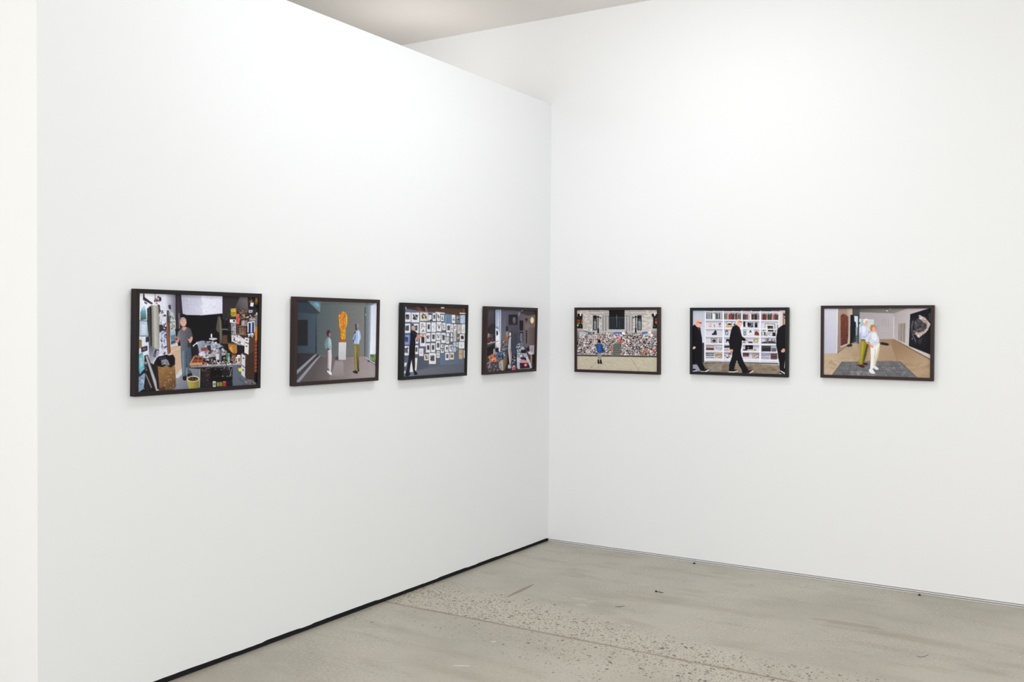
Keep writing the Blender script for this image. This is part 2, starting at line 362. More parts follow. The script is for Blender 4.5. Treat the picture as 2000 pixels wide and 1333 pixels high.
def print_studio():
    c = Canvas([(162,128),(1468,182),(1452,1118),(150,1195)], 400, 264, 11)
    P,R,E,L,G,K,N = c.P,c.R,c.E,c.L,c.G,c.K,c.N
    R((27,25,29), 100,100,1500,1250)
    G((240,240,250),(200,200,218), 180,300,540,500, 100,100,575,100,578,600,640,640,660,900,560,1010,400,1230,100,1230)
    G((200,200,216),(95,92,108), 470,0,585,0, 470,100,590,100,590,300,575,420,500,420,470,300)
    # floor
    G((150,152,162),(92,98,112), 600,950,800,1180, 560,1000,640,930,860,925,1210,915,1290,920,1340,1060,1460,1110,1460,1160,800,1220,380,1220,420,1000)
    P((196,168,144), 505,715,560,700,622,690,640,940,560,1015,560,830,520,790)
    L((225,205,185),5, 520,770,640,700); P((205,200,205), 575,1010,640,935,645,1000,600,1040,575,1040)
    # dark column and black backdrop
    R((42,36,44), 572,110,636,520); G((60,52,60),(36,32,38),590,0,640,0, 590,110,640,110,640,400,612,520,590,520)
    P((110,108,112), 602,350,614,350,622,510,608,520)
    P((19,18,21), 632,360,700,365,1080,340,1190,340,1190,700,740,705,700,520,640,500)
    P((30,27,30), 560,520,640,520,640,700,600,700)
    G((176,176,196),(216,216,234), 640,160,960,280, 630,140,1080,155,1080,356,960,366,860,374,690,370,648,356)
    G((238,238,250),(214,214,232), 850,200,1080,330, 850,150,1080,160,1080,356,960,366,870,372,a=.7)
    L((150,150,170),3, 632,146,1078,166); K([(196,196,214),(228,228,240)],40,16, 660,180,1060,190,1060,340,700,350,a=.35)
    # upper right
    P((48,42,44), 1080,150,1480,150,1480,420,1080,420)
    G((58,54,56),(116,112,116), 1190,330,1300,200, 1270,182,1358,176,1362,320,1330,345,1250,310,1200,330,a=.8)
    P((30,26,28), 1355,180,1470,180,1470,300,1380,320,1358,300)
    K([(110,90,60),(80,60,40),(60,50,45),(140,110,60)],22,14, 1360,190,1465,190,1465,260,1370,250)
    P((226,226,232), 1385,243,1420,243,1414,285,1380,280); P((178,184,214), 1366,320,1408,320,1404,350,1366,350); E((60,60,80),1386,335,8,5)
    P((150,104,44), 1440,190,1466,190,1466,240,1436,240)
    # shelves at right
    P((50,40,40), 1160,390,1470,340,1460,610,1180,650)
    P((190,168,64), 1168,304,1226,302,1232,345,1172,348); P((172,146,46), 1166,350,1232,348,1236,388,1176,392); L((60,50,30),3,1170,348,1234,346)
    K([(60,50,30),(220,200,90)],10,7, 1170,305,1232,305,1232,388,1172,388)
    K([(96,76,50),(70,56,40),(120,96,66)],26,16, 1250,320,1350,320,1350,370,1260,370)
    P((206,96,92), 1228,366,1262,362,1270,420,1262,470,1228,472); K([(240,180,180),(160,50,50)],16,8, 1230,370,1264,370,1264,465,1230,465)
    P((142,104,72), 1266,410,1350,398,1352,406,1266,418); P((150,110,76), 1240,488,1352,484,1352,492,1240,496)
    P((150,110,76), 1236,572,1340,580,1340,590,1236,582)
    K([(230,228,230),(150,130,120),(200,196,190)],16,10, 1275,375,1360,365,1360,400,1280,408)
    c.books([(205,200,198),(230,226,224),(150,140,140),(90,70,66),(214,190,176)], 1288,1350,424,484,5,9,10)
    c.books([(120,64,56),(180,164,150),(206,200,196),(84,70,66),(150,118,88),(60,50,52)], 1242,1344,500,574,6,11,12,.05)
    P((205,212,226), 1352,448,1430,436,1432,580,1352,586); R((30,44,88), 1364,458,1386,560); R((188,200,224), 1388,456,1400,560); R((34,48,92), 1402,452,1422,560)
    R((24,24,30),1350,560,1432,575); K([(226,228,236),(150,160,176)],14,12,1360,570,1420,570,1420,606,1360,606)
    P((186,166,150), 1366,412,1432,400,1432,432,1366,436); K([(226,226,230),(120,90,60),(60,50,50)],14,10,1370,380,1440,370,1440,430,1370,430)
    P((128,124,130), 1436,370,1462,345,1464,490,1434,500); E((220,220,224),1452,360,9,14)
    P((216,138,44), 1434,498,1462,494,1460,650,1434,650); P((118,58,44), 1432,650,1460,645,1452,990,1426,980)
    for y in range(655,980,38): P((168,92,60), 1434,y,1458,y-3,1456,y+16,1432,y+18)
    # shelf of white papers and small pictures behind
    P((150,150,156), 1172,425,1228,425,1228,560,1240,660,1178,660); R((220,222,228),1160,420,1222,455); R((30,32,36),1196,426,1216,446); K([(184,188,196),(110,110,116),(60,60,66)],26,12,1170,460,1225,460,1230,600,1175,600)
    K([(36,34,38),(70,66,70)],18,10,1135,470,1170,470,1170,640,1135,640)
    P((212,208,214), 1180,592,1260,588,1330,640,1322,702,1250,690,1180,650); P((40,40,50), 1196,640,1214,612,1226,660); K([(240,238,242),(170,164,170),(120,116,124)],30,13, 1180,600,1260,595,1325,645,1318,698,1240,685)
    P((92,64,50), 1078,590,1130,586,1138,680,1078,682); P((118,116,120), 1072,520,1140,520,1140,530,1072,532)
    K([(60,58,62),(96,94,98),(38,36,40)],24,9, 1085,345,1150,345,1150,520,1090,520)
    # hanging coat
    P((84,80,68), 1030,388,1056,385,1070,440,1078,560,1074,676,1050,680,1046,560,1022,548,1010,520); P((118,112,94), 1048,400,1058,400,1070,560,1064,670,1056,560)
    # cabinet
    P((78,56,46), 1362,618,1436,612,1430,720,1426,1090,1330,1062,1328,806,1362,795)
    P((60,42,36), 1330,810,1360,800,1420,760,1426,1090,1330,1062)
    P((214,212,214), 1322,612,1370,620,1366,676,1320,660); P((220,218,220), 1320,668,1366,684,1362,796,1318,776)
    P((206,206,210), 1286,782,1328,808,1326,930,1284,900); P((200,200,204), 1284,908,1326,938,1324,1044,1284,1006); P((66,50,44), 1284,772,1320,776,1364,796,1330,808)
    for x,y in ((1346,640),(1342,706),(1308,834),(1304,960)): R((30,28,28), x-9,y-6,x+9,y+5)
    P((168,118,64), 1138,668,1236,676,1240,770,1206,806,1190,770,1150,740); P((214,150,40), 1150,715,1186,706,1192,780,1170,760); P((100,66,44), 1140,670,1236,678,1236,688,1140,684)
    # left wall clutter
    P((56,50,58), 219,132,232,136,236,178,326,244,312,256,216,206)
    K([(120,70,76),(40,36,44),(200,150,150),(90,84,96)],20,15, 335,175,392,170,410,220,372,290,345,235); L((60,56,66),5, 348,140,352,190,372,250,400,300)
    E((50,46,56),404,200,13,24); P((44,42,52), 380,262,398,258,406,320,388,310); P((60,60,78), 492,262,520,262,524,312,496,304); P((70,80,110), 232,222,264,240,262,256,230,240)
    G((132,196,222),(66,92,84), 220,290,220,420, 190,335,214,284,234,268,250,330,256,414,190,422); P((160,206,226), 214,284,234,268,244,300,216,320)
    P((120,134,152), 172,420,274,424,272,600,172,596); P((184,200,218), 180,434,266,438,266,586,180,586); P((206,218,230), 198,470,250,470,240,560,206,560)
    P((56,58,62), 262,300,300,268,310,460,300,862,284,820,276,560,262,440)
    G((196,196,206),(96,96,104), 0,840,0,700, 282,600,330,600,336,830,300,880,282,860)
    G((112,112,104),(178,176,166), 292,0,330,0, 290,276,310,264,345,264,345,728,330,740,296,700); G((186,184,174),(120,118,116), 338,0,400,0, 338,264,372,268,400,300,396,725,345,738)
    P((34,34,38), 290,280,300,268,310,300,314,700,300,705); P((60,58,62), 385,270,402,300,398,420,388,330)
    G((90,90,104),(150,150,170), 290,700,380,820, 286,700,392,735,396,780,330,860,300,1000,286,860,a=.7)
    K([(40,38,46),(70,66,76),(110,108,124),(226,226,236)],60,15, 400,320,470,340,480,560,460,660,405,520)
    P((50,52,60), 392,470,436,482,432,536,398,560); P((132,146,178), 412,560,452,540,456,700,420,730); P((196,202,220), 420,580,446,565,450,690,428,700)
    K([(50,52,62),(140,150,176),(226,226,236)],36,12, 405,600,470,580,476,790,410,800)
    P((70,66,70), 476,320,500,322,514,480,506,770,486,790,472,620); P((140,92,60), 472,452,502,456,518,770,494,792,482,640); P((92,56,40), 490,460,502,456,518,770,508,778)
    P((196,200,206), 506,330,556,356,572,682,520,700,512,520); K([(90,110,110),(140,150,120),(60,66,70),(180,170,140),(110,140,160)],50,13, 500,335,556,355,568,540,512,510)
    P((150,176,196), 514,545,572,536,574,680,522,690); P((96,120,140), 516,590,572,575,573,640,520,640); P((70,74,84), 520,650,572,636,573,664,522,684)
    P((140,124,84), 158,632,204,630,206,712,162,730); K([(176,150,90),(100,90,66)],14,12,160,640,204,640,204,710,164,720)
    P((46,44,52), 196,712,266,694,268,744,202,768); P((96,96,110), 212,722,250,712,252,736,216,748); P((50,50,62), 246,606,286,594,286,652,246,660)
    L((44,42,50),9, 352,745,334,812); L((44,42,50),9, 350,745,386,738,386,750); L((44,42,50),8, 360,748,352,812,338,816)
    # lower left
    P((34,30,34), 232,800,270,790,300,880,360,900,400,1230,130,1230,180,1000,236,940)
    P((108,178,200), 162,792,216,768,238,930,184,1002,164,930); P((150,206,220), 176,830,206,816,220,900,190,930); P((206,176,110), 194,845,212,838,216,858,198,866); P((84,128,144), 162,792,216,768,217,778,164,804)
    P((50,48,56),160,880,184,1000,178,1040,156,960)
    K([(170,170,180),(100,84,90),(60,60,70)],12,14, 232,868,262,868,262,960,226,950)
    P((130,158,184), 156,1045,232,985,244,1000,226,1150,160,1200); K([(180,196,210),(96,120,150)],20,14, 160,1050,232,1000,222,1140,165,1180)
    P((176,172,176), 244,806,262,800,398,1176,364,1186); P((120,116,120), 262,800,268,812,402,1176,396,1178); P((92,84,84), 236,990,250,985,318,1140,304,1150)
    L((176,170,170),5, 255,1010,312,1140); K([(90,80,84),(150,140,140)],10,9,190,1100,300,1100,300,1180,190,1180)
    # dark shadow and trash can
    P((38,30,32), 336,880,370,820,400,900,420,1190,372,1150)
    G((156,118,72),(92,64,44), 400,900,560,1160, 378,905,560,890,568,960,578,1120,552,1166,398,1178)
    K([(120,84,50),(166,126,78),(150,112,66)],40,16, 385,920,560,910,570,1060,395,1080,a=.6); K([(150,130,104),(130,106,80),(96,76,56)],26,14, 440,1090,575,1060,570,1160,440,1172)
    P((84,50,44), 398,1150,450,1130,470,1172,404,1180)
    P((20,20,25), 364,850,380,812,440,800,470,790,500,800,545,790,566,830,566,896,540,912,520,930,470,905,430,925,384,915,366,880)
    P((128,132,142), 414,850,466,836,488,850,510,900,480,912,450,890,424,905); P((60,62,70), 390,826,470,816,470,828,396,842); K([(170,176,186),(70,72,80)],14,9, 420,850,500,846,510,900,430,905)
    # man
    P((30,28,32), 650,1010,690,1005,690,1065,662,1070,648,1050); P((30,28,32), 700,990,745,985,758,1020,740,1035,700,1028)
    G((88,104,118),(56,66,78), 630,0,750,0, 626,712,738,708,748,830,742,985,702,1000,692,860,682,1020,646,1024,632,860)
    L((44,52,62),4, 690,760,692,870); P((110,126,140), 640,760,665,750,668,980,650,1010)
    G((112,112,120),(72,72,80), 610,560,750,560, 640,508,664,500,700,498,738,520,758,596,736,618,735,712,700,720,630,716,618,640,588,600,598,548)
    K([(70,70,78),(124,124,132)],30,12, 630,540,730,540,730,700,640,700,a=.4); P((50,48,54), 700,640,740,650,742,712,704,716)
    P((206,150,130), 640,500,684,494,690,514,664,540,642,520); E((196,150,134), 655,445,35,50,-3); E((214,166,148), 660,452,24,36); 
    P((158,154,152), 618,430,630,398,660,392,684,410,688,430,672,412,644,412,628,436,626,470,618,460)
    L((90,60,56),3, 644,440,654,439); L((90,60,56),3, 664,439,676,440); L((160,96,84),3, 652,474,670,474); L((150,100,90),3,660,445,662,460)
    P((190,138,122), 586,600,606,606,612,640,604,664,575,664,566,640,560,622,578,614); P((120,50,54), 564,616,590,612,596,630,570,640)
    P((204,156,140), 736,600,758,604,756,630,740,664,722,668,712,640,704,628,730,622)
    # table and clutter
    P((34,30,36), 745,690,800,680,820,800,770,815,742,720)
    P((152,158,170), 792,660,860,644,905,652,960,650,1050,680,1100,740,1130,760,1110,800,900,830,830,780,812,700)
    P((232,230,226), 757,696,800,664,822,662,820,676,790,682,764,710)
    G((150,166,184),(116,128,146), 810,660,900,720, 806,656,884,644,918,668,880,722,822,728)
    K([(222,222,230),(160,168,184),(96,98,110),(200,204,214),(60,58,66)],70,15, 880,656,1000,656,1080,690,1120,770,960,790,900,760)
    P((150,62,60), 846,722,914,716,916,752,850,756); P((44,44,50), 910,700,950,690,960,780,930,790); P((190,202,220), 820,780,870,758,930,776,930,830,860,830,822,800)
    K([(236,230,230),(190,180,180),(120,110,112),(170,60,56),(60,56,60),(200,150,90),(90,110,150),(226,206,190)],170,13, 770,815,860,770,960,750,1120,770,1250,800,1280,890,1000,905,780,900)
    E((206,204,206),978,626,46,11); P((170,170,176),960,634,1000,634,985,644,970,644); P((236,236,236), 952,612,953,578,960,568,968,578,968,612)
    R((84,88,98), 1040,740,1072,860); R((130,134,144), 1044,745,1054,850); E((40,40,46),1056,728,16,12)
    R((206,206,206),1010,785,1042,850); E((170,150,130),1028,783,16,6)
    R((52,120,92),1118,770,1134,850); R((150,170,164),1136,780,1160,880); R((70,130,104),1136,790,1160,815); R((120,90,80),1192,790,1224,890); E((60,40,36),1208,790,17,8)
    R((212,200,188),1238,800,1278,895); R((130,70,60),1252,830,1270,870); E((236,226,214),1258,803,20,6); R((190,60,56), 880,872,912,912); E((240,120,90),897,892,12,12)
    P((150,84,54), 722,892,770,808,872,814,864,908,726,908); P((206,160,118), 722,900,770,808,778,812,738,884,860,876,862,890,730,902); P((86,44,34), 780,822,862,826,856,850,768,845); P((110,60,44), 764,856,854,858,848,874,756,874); L((206,160,118),4,822,820,810,874)
    P((188,138,92), 722,892,864,884,862,908,730,912)
    P((150,152,158), 860,900,1290,884,1292,904,900,926,734,932,740,914,860,914)
    K([(230,230,232),(110,108,112),(190,186,186),(220,220,224)],50,10, 880,880,1280,860,1285,896,900,915)
    P((32,28,32), 730,930,900,924,1190,912,1190,1130,830,1150,835,960,732,940)
    G((126,128,138),(100,104,114),740,940,830,1140, 700,935,832,945,836,1130,826,1160,800,1040,760,1010,745,970)
    L((150,150,156),5, 1188,925,1168,1000,1150,1040); L((120,120,126),4, 1150,925,1190,1100); L((130,130,136),5,900,940,1290,908)
    P((14,13,16), 945,935,1080,928,1076,1020,952,1030); K([(206,206,212),(236,236,240)],16,9, 930,1015,1180,1005,1180,1050,930,1050,kind='h'); K([(196,196,200),(120,120,126)],22,8, 900,930,1180,920,1180,960,910,968,kind='h')
    P((18,16,18), 945,1035,1190,1030,1180,1075,950,1080); K([(60,44,42),(90,66,60),(40,34,36)],40,14, 850,960,945,940,960,1130,850,1140)
    R((196,196,184),976,1076,1008,1138); R((80,90,76),984,1095,1002,1120); R((140,136,70),1020,1088,1044,1132); R((120,124,64),1048,1086,1078,1130); R((150,54,44),1084,1078,1120,1134); R((200,120,90),1090,1078,1114,1090)
    L((206,208,214),5, 836,940,832,1140); L((40,38,42),5,1186,930,1188,1125)
    P((206,220,60), 1248,942,1284,936,1286,978,1260,972); L((44,44,52),4, 1275,1035,1270,1060,1310,1080,1316,1110,1290,1125)
    K([(120,116,112),(70,66,66),(150,144,138)],40,12, 1336,1050,1440,1080,1445,1118,1330,1118)
    # bucket
    G((186,176,84),(108,98,48), 700,0,830,0, 694,1052,830,1050,822,1170,714,1172)
    for i in range(7): L((110,98,50),4, 708+i*17,1075,718+i*15,1165)
    E((214,206,166),762,1050,69,31); E((56,38,30),762,1051,58,23); K([(96,66,50),(40,28,24),(130,90,70)],24,9,712,1045,812,1045,800,1066,725,1066)
    N(.05, 100,100,1500,100,1500,1250,100,1250)
    return c.points()

def print_sculpture():
    c = Canvas([(218,148),(1222,182),(1195,1125),(190,1185)], 300, 200, 12)
    P,R,E,L,G,K,N = c.P,c.R,c.E,c.L,c.G,c.K,c.N
    G((78,88,92),(122,122,120), 460,400,1060,500, 150,100,1300,100,1300,900,150,900)
    G((96,108,110),(130,134,132), 500,180,1080,180, 440,140,1090,180,1080,200,510,190)
    G((52,62,74),(66,80,92), 220,320,450,320, 180,300,460,312,460,812,180,815)
    G((44,56,70),(52,60,68), 220,160,460,300, 180,130,345,150,508,310,500,320,440,325,300,310,180,300)
    G((104,140,158),(120,128,134), 350,150,508,260, 342,145,520,150,508,312); P((96,112,124), 342,148,356,148,508,300,508,312)
    K([(80,200,230),(130,160,210),(60,150,190)],22,13, 430,170,490,165,490,230,450,235)
    P((34,34,38), 212,398,355,400,352,718,206,720); G((62,76,90),(40,46,52),0,330,0,820, 452,325,470,325,462,835,446,820)
    # floor
    G((86,80,82),(150,138,138), 500,860,900,1150, 150,810,470,818,500,860,1080,848,1200,960,1250,1000,1230,1200,150,1230)
    G((40,38,44),(56,52,58), 200,820,400,900, 180,812,452,815,440,835,190,1060,170,1060)
    P((142,142,150), 440,828,468,828,192,1100,188,1048); P((66,64,70), 468,830,492,832,192,1165,190,1100); P((144,144,152), 492,838,510,846,240,1180,192,1190,192,1178)
    P((48,46,50), 456,838,492,834,494,846,400,930,380,940,470,845)
    P((104,98,100), 508,852,730,856,730,900,560,880); L((120,120,120),5, 508,850,735,856,740,856,1060,840); L((70,66,66),4, 508,860,735,866,830,854,1062,848)
    G((134,124,124),(176,166,168), 900,880,1150,1150, 700,940,1060,900,1190,960,1195,1130,600,1160,a=.6)
    G((172,166,170),(150,142,146), 720,950,720,1080, 690,910,790,910,800,1100,640,1100,a=.5)
    # right wall and window
    G((98,106,110),(132,142,150), 1070,300,1130,300, 1078,180,1240,180,1240,960,1060,850)
    P((70,78,80), 1064,240,1078,240,1068,850,1056,850)
    P((62,60,62), 1056,846,1200,960,1200,972,1050,850)
    G((208,214,228),(228,232,240), 1130,250,1210,700, 1136,226,1222,182,1222,940,1116,870); P((150,160,172), 1130,225,1146,222,1126,868,1108,860); P((210,216,226),1060,860,1068,860,1195,940,1192,955)
    G((106,138,84),(120,150,90), 1130,850,1190,920, 1130,836,1200,828,1198,938,1128,876); P((72,80,66), 1130,832,1170,834,1168,868,1136,858); K([(80,104,60),(140,160,110)],14,12,1130,840,1198,840,1198,930,1134,870)
    P((82,78,80), 1090,904,1120,906,1126,924,1100,926); E((206,210,210),1078,335,5,8)
    # plinth and head
    P((70,66,66), 700,860,740,850,740,905,690,890); G((206,204,208),(188,186,192), 740,700,740,900, 738,684,832,682,824,900,732,898)
    G((212,210,214),(206,204,206),740,0,830,0, 738,680,830,678,830,690,738,690)
    G((206,140,34),(186,94,30), 740,400,760,680, 757,520,824,520,824,640,812,676,756,680)
    P((222,158,36), 742,380,740,340,760,308,800,294,832,312,848,350,848,420,842,470,826,500,824,560,824,640,800,640,764,600,762,530,744,500,746,440)
    P((150,82,40), 740,440,752,500,768,520,764,672,756,672,756,530,742,500)
    K([(206,140,50),(216,160,54),(190,96,44),(216,130,46),(160,80,44),(206,116,54)],260,9, 752,320,800,298,836,330,836,470,800,520,764,500,750,400)
    K([(240,190,40),(206,150,30),(180,110,30)],90,9, 764,520,824,510,822,640,800,646,764,640); P((226,176,40), 832,330,848,350,846,440,832,480); P((170,90,50), 770,645,812,640,812,678,758,680)
    # woman
    P((56,44,50), 586,560,596,532,618,524,634,545,638,580,622,612,596,600,588,580); P((168,110,96), 622,556,636,560,640,585,634,600,620,612,614,590)
    P((148,166,174), 596,616,626,616,642,640,650,690,650,760,636,772,590,768,566,750,562,700,576,650)
    P((104,124,134), 596,616,610,618,600,700,620,768,590,768,566,750,562,700,576,650,a=.8); P((176,192,198), 612,640,630,630,640,690,640,750,626,700)
    P((60,52,58), 588,754,620,762,626,780,600,784); P((206,196,200), 602,778,646,766,650,860,640,1000,638,1032,616,1030,612,1010,596,1020,600,900)
    P((160,150,156), 602,790,612,790,612,1010,596,1014); P((226,226,228), 590,1030,606,1030,610,1050,592,1056); P((226,226,230), 612,1034,634,1034,650,1074,644,1088,616,1080,604,1060); P((60,56,60), 592,1010,610,1008,608,1020,594,1022)
    # man
    P((60,48,50), 944,460,960,445,976,448,972,530,950,528,944,500); P((146,140,140), 962,444,986,452,990,480,984,508,972,516,968,490); P((104,70,62), 944,470,956,474,960,510,952,524,946,505)
    P((162,182,216), 950,540,984,520,1004,540,1016,600,1014,640,998,664,994,704,928,700,930,660,914,654,914,630,934,590)
    P((196,208,232), 976,540,996,548,1002,620,990,690,970,690,984,620); P((110,130,170), 936,600,958,580,950,640,930,660,918,650); P((40,38,50), 936,552,952,538,950,570,938,572); P((40,40,52), 916,650,930,655,928,668,916,664)
    P((122,112,66), 926,704,996,704,998,760,990,860,988,1020,976,1020,972,980,974,1040,936,1040,928,900,924,780)
    P((74,66,44), 960,800,970,850,976,1010,970,1040,964,900); P((152,140,84), 934,720,952,720,956,1030,944,1034); P((60,46,38), 974,960,982,850,986,1020,978,1024)
    P((38,30,32), 910,1042,936,1032,972,1042,974,1068,950,1072,912,1056); P((38,30,32), 976,1012,990,1015,990,1046,976,1046)
    N(.03, 100,100,1500,100,1500,1250,100,1250)
    return c.points()

def print_picture_wall():
    c = Canvas([(205,148),(1112,172),(1092,1140),(182,1196)], 300, 200, 13)
    P,R,E,L,G,K,N = c.P,c.R,c.E,c.L,c.G,c.K,c.N
    G((88,98,128),(92,98,110), 200,200,700,900, 150,100,1200,100,1200,1250,150,1250)
    G((70,50,44),(82,58,46), 250,160,1100,230, 230,130,1130,150,1120,300,990,290,800,260,560,240,380,225,250,200)
    P((110,62,46), 380,160,530,150,540,235,450,232,395,205); P((56,38,36), 420,150,500,150,520,235,480,235); P((150,100,80), 500,150,522,150,545,235,530,238)
    P((132,66,50), 1068,165,1088,168,1088,290,1072,290); P((240,236,230), 752,150,802,150,790,192,740,188); P((226,220,214), 1018,250,1110,256,1110,270,1018,266)
    P((196,204,220), 208,160,236,170,240,200,208,200); P((100,112,140), 208,200,250,200,400,224,560,240,660,245,650,262,208,240)
    P((206,204,206), 664,238,800,252,800,270,664,262)
    G((118,142,170),(104,128,156),800,270,900,400, 796,280,894,284,890,408,792,400); L((70,84,108),5, 842,300,842,398); L((70,84,108),4, 868,300,868,400)
    for x in range(430,1100,34): L((72,80,100),4, x,560,x,1040-(x-430)*.07,a=.6)
    G((108,110,120),(92,94,104), 400,1000,1100,1140, 380,1110,480,1075,700,1050,1100,1004,1100,1200,180,1210,340,1130)
    G((70,74,90),(88,90,100), 380,900,700,1060, 400,870,560,880,560,1060,480,1080,400,1100,a=.6)
    G((104,124,150),(92,104,128), 740,850,1100,1000, 730,850,1000,820,1080,940,1078,1000,730,1020,a=.6)
    pics = [(205,248,304,390,'p'),(312,252,428,396,'p'),(438,250,552,374,'y'),(556,262,606,366,'l'),(622,258,670,374,'p'),(684,258,734,374,'s'),(742,284,788,376,'s'),
     (902,282,954,404,'v'),(968,298,1020,402,'k'),(1028,286,1100,408,'b'),
     (198,412,298,552,'p'),(330,414,420,552,'p'),(434,390,524,558,'g'),(534,394,594,534,'p'),(604,394,670,536,'l'),(680,388,752,526,'x'),(762,400,812,508,'s'),(822,412,888,542,'p'),(894,418,922,484,'l'),(930,420,974,510,'s'),(984,426,1040,560,'c'),(1046,418,1100,558,'l'),
     (894,488,920,540,'l'),(196,576,286,720,'p'),(372,600,414,704,'p'),(436,566,520,746,'d'),(528,548,590,680,'s'),(602,546,666,674,'p'),(674,542,740,656,'x'),(748,548,814,696,'p'),(826,552,866,600,'l'),(822,612,864,708,'s'),(888,552,914,608,'l'),(886,622,914,676,'l'),(926,512,970,676,'c'),(978,570,1012,672,'n'),(1020,566,1094,668,'d'),
     (188,740,278,876,'p'),(360,730,412,860,'p'),(424,774,488,888,'r'),(524,700,586,836,'p'),(596,698,660,832,'p'),(670,666,734,800,'p'),(742,714,788,768,'s'),(740,784,786,842,'s'),(798,724,854,828,'s'),(864,724,916,824,'s'),(924,686,962,752,'b'),(968,686,998,754,'s'),(1006,678,1090,778,'l'),(922,762,966,828,'b'),(974,766,998,816,'k'),
     (498,860,564,950,'y'),(568,842,670,1004,'p'),(680,812,726,914,'s'),(808,836,862,948,'p'),(870,836,936,940,'y'),(1006,790,1066,936,'o'),(1078,800,1094,918,'l')]
    for (x0,y0,x1,y1,t) in pics:
        L((52,56,72),5, x0-1,y1+3,x1+3,y1+3); L((56,60,76),4,x1+2,y0,x1+2,y1)
        base = {'b':(176,194,216),'y':(214,206,192),'o':(176,156,124),'n':(96,104,84),'c':(198,190,182),'k':(120,122,130)}.get(t,(222,222,226))
        R(base, x0,y0,x1,y1); w,h = x1-x0, y1-y0; a,b,d,e = x0+w*.24,y0+h*.22,x1-w*.22,y1-h*.28
        if t in 'pd':
            R((84,80,86) if t=='p' else (46,34,42), a,b,d,e); K([(40,38,46),(130,128,134),(96,92,98),(30,28,34)],14,w*.13, a,b,d,b,d,e,a,e)
            if t=='d': K([(130,60,60),(150,120,110)],5,w*.1,a,b,d,b,d,e,a,e)
        elif t=='s': K([(40,40,46),(90,90,98),(60,58,64)],9,w*.2, a,b,d,b,d,e,a,e)
        elif t=='y': K([(70,66,56),(100,92,80),(50,46,44)],22,w*.14, a,b,d,b,d,e,a,e)
        elif t=='g': K([(110,124,84),(70,76,60),(90,50,70),(50,50,46)],24,w*.11, x0+w*.2,y0+h*.15,x1-w*.2,y0+h*.15,x1-w*.25,y1-h*.12,x0+w*.3,y1-h*.12)
        elif t=='x': L((50,48,56),6, a,b,(a+d)/2,e,d,b); K([(60,58,64)],5,w*.12,a,b,d,b,d,e,a,e)
        elif t=='v': K([(120,110,160),(90,90,120)],9,w*.2,a,b,d,b,d,e,a,e)
        elif t=='r': K([(214,120,130),(180,70,80)],9,w*.14,a,(b+e)/2,d,(b+e)/2,d,e,a,e); K([(60,60,70)],4,w*.1,a,b,d,b,d,b+h*.15,a,b+h*.15)
        elif t=='o': E((196,170,130),(x0+x1)/2,(y0+y1)/2,w*.3,h*.35); E((150,90,70),(x0+x1)/2+4,(y0+y1)/2-6,w*.12,h*.14)
        elif t=='c': K([(140,110,100),(110,110,110)],18,w*.12,a,b,d,b,d,e,a,e)
        elif t in 'kn': K([(24,24,30),(200,200,200),(60,76,50)],8,w*.26,a,b,d,b,d,e,a,e)
        else: K([(168,170,180),(140,142,152)],6,w*.14,a,b,d,b,d,e,a,e)
    L((244,244,246),7, 340,262,410,360); R((30,30,38),560,264,604,282); R((24,24,30),584,352,606,366)
    P((56,78,140), 200,560,300,540,296,740,285,900,200,900,190,880,278,876,284,724,198,720,a=.5)
    P((60,92,190), 282,640,304,545,318,560,312,760,280,760,a=.8)
    P((222,220,220), 188,984,248,982,232,1034,186,1040); P((216,216,220), 186,1104,228,1102,222,1140,184,1142); P((110,126,150), 184,1150,220,1150,214,1190,184,1196); P((112,120,140),260,1140,346,1140,342,1186,230,1192)
    P((224,222,222), 312,930,330,1080,338,1122,288,1118,300,1000); P((224,222,216), 366,914,400,912,388,1060,380,1106,362,1100)
    # person in black reaching up
    P((20,20,24), 306,520,336,500,376,530,404,560,412,580,388,604,372,628,368,760,364,920,316,930,270,924,280,800,300,640,300,560)
    P((34,34,40), 318,520,360,530,400,566,386,600,360,580,330,560)
    P((30,28,33), 272,910,320,916,302,1000,276,1120,300,1150,270,1180,220,1180,240,1100,256,1000); P((34,32,38), 316,910,364,906,366,1010,362,1090,388,1122,404,1150,384,1164,352,1160,336,1080,322,980)
    P((196,150,136), 316,450,340,440,368,462,370,496,356,520,330,512,318,490); P((34,30,34), 318,424,344,418,350,440,326,456); P((176,176,184), 318,452,342,440,352,452,330,470,322,496,314,484)
    P((200,140,124), 396,560,440,590,500,566,518,560,520,574,500,592,440,620,400,626,384,660,376,640,388,600); P((228,176,160), 490,566,524,556,522,580,500,590)
    L((28,26,30),4, 436,566,520,556)
    N(.03, 100,100,1500,100,1500,1250,100,1250)
    return c.points()

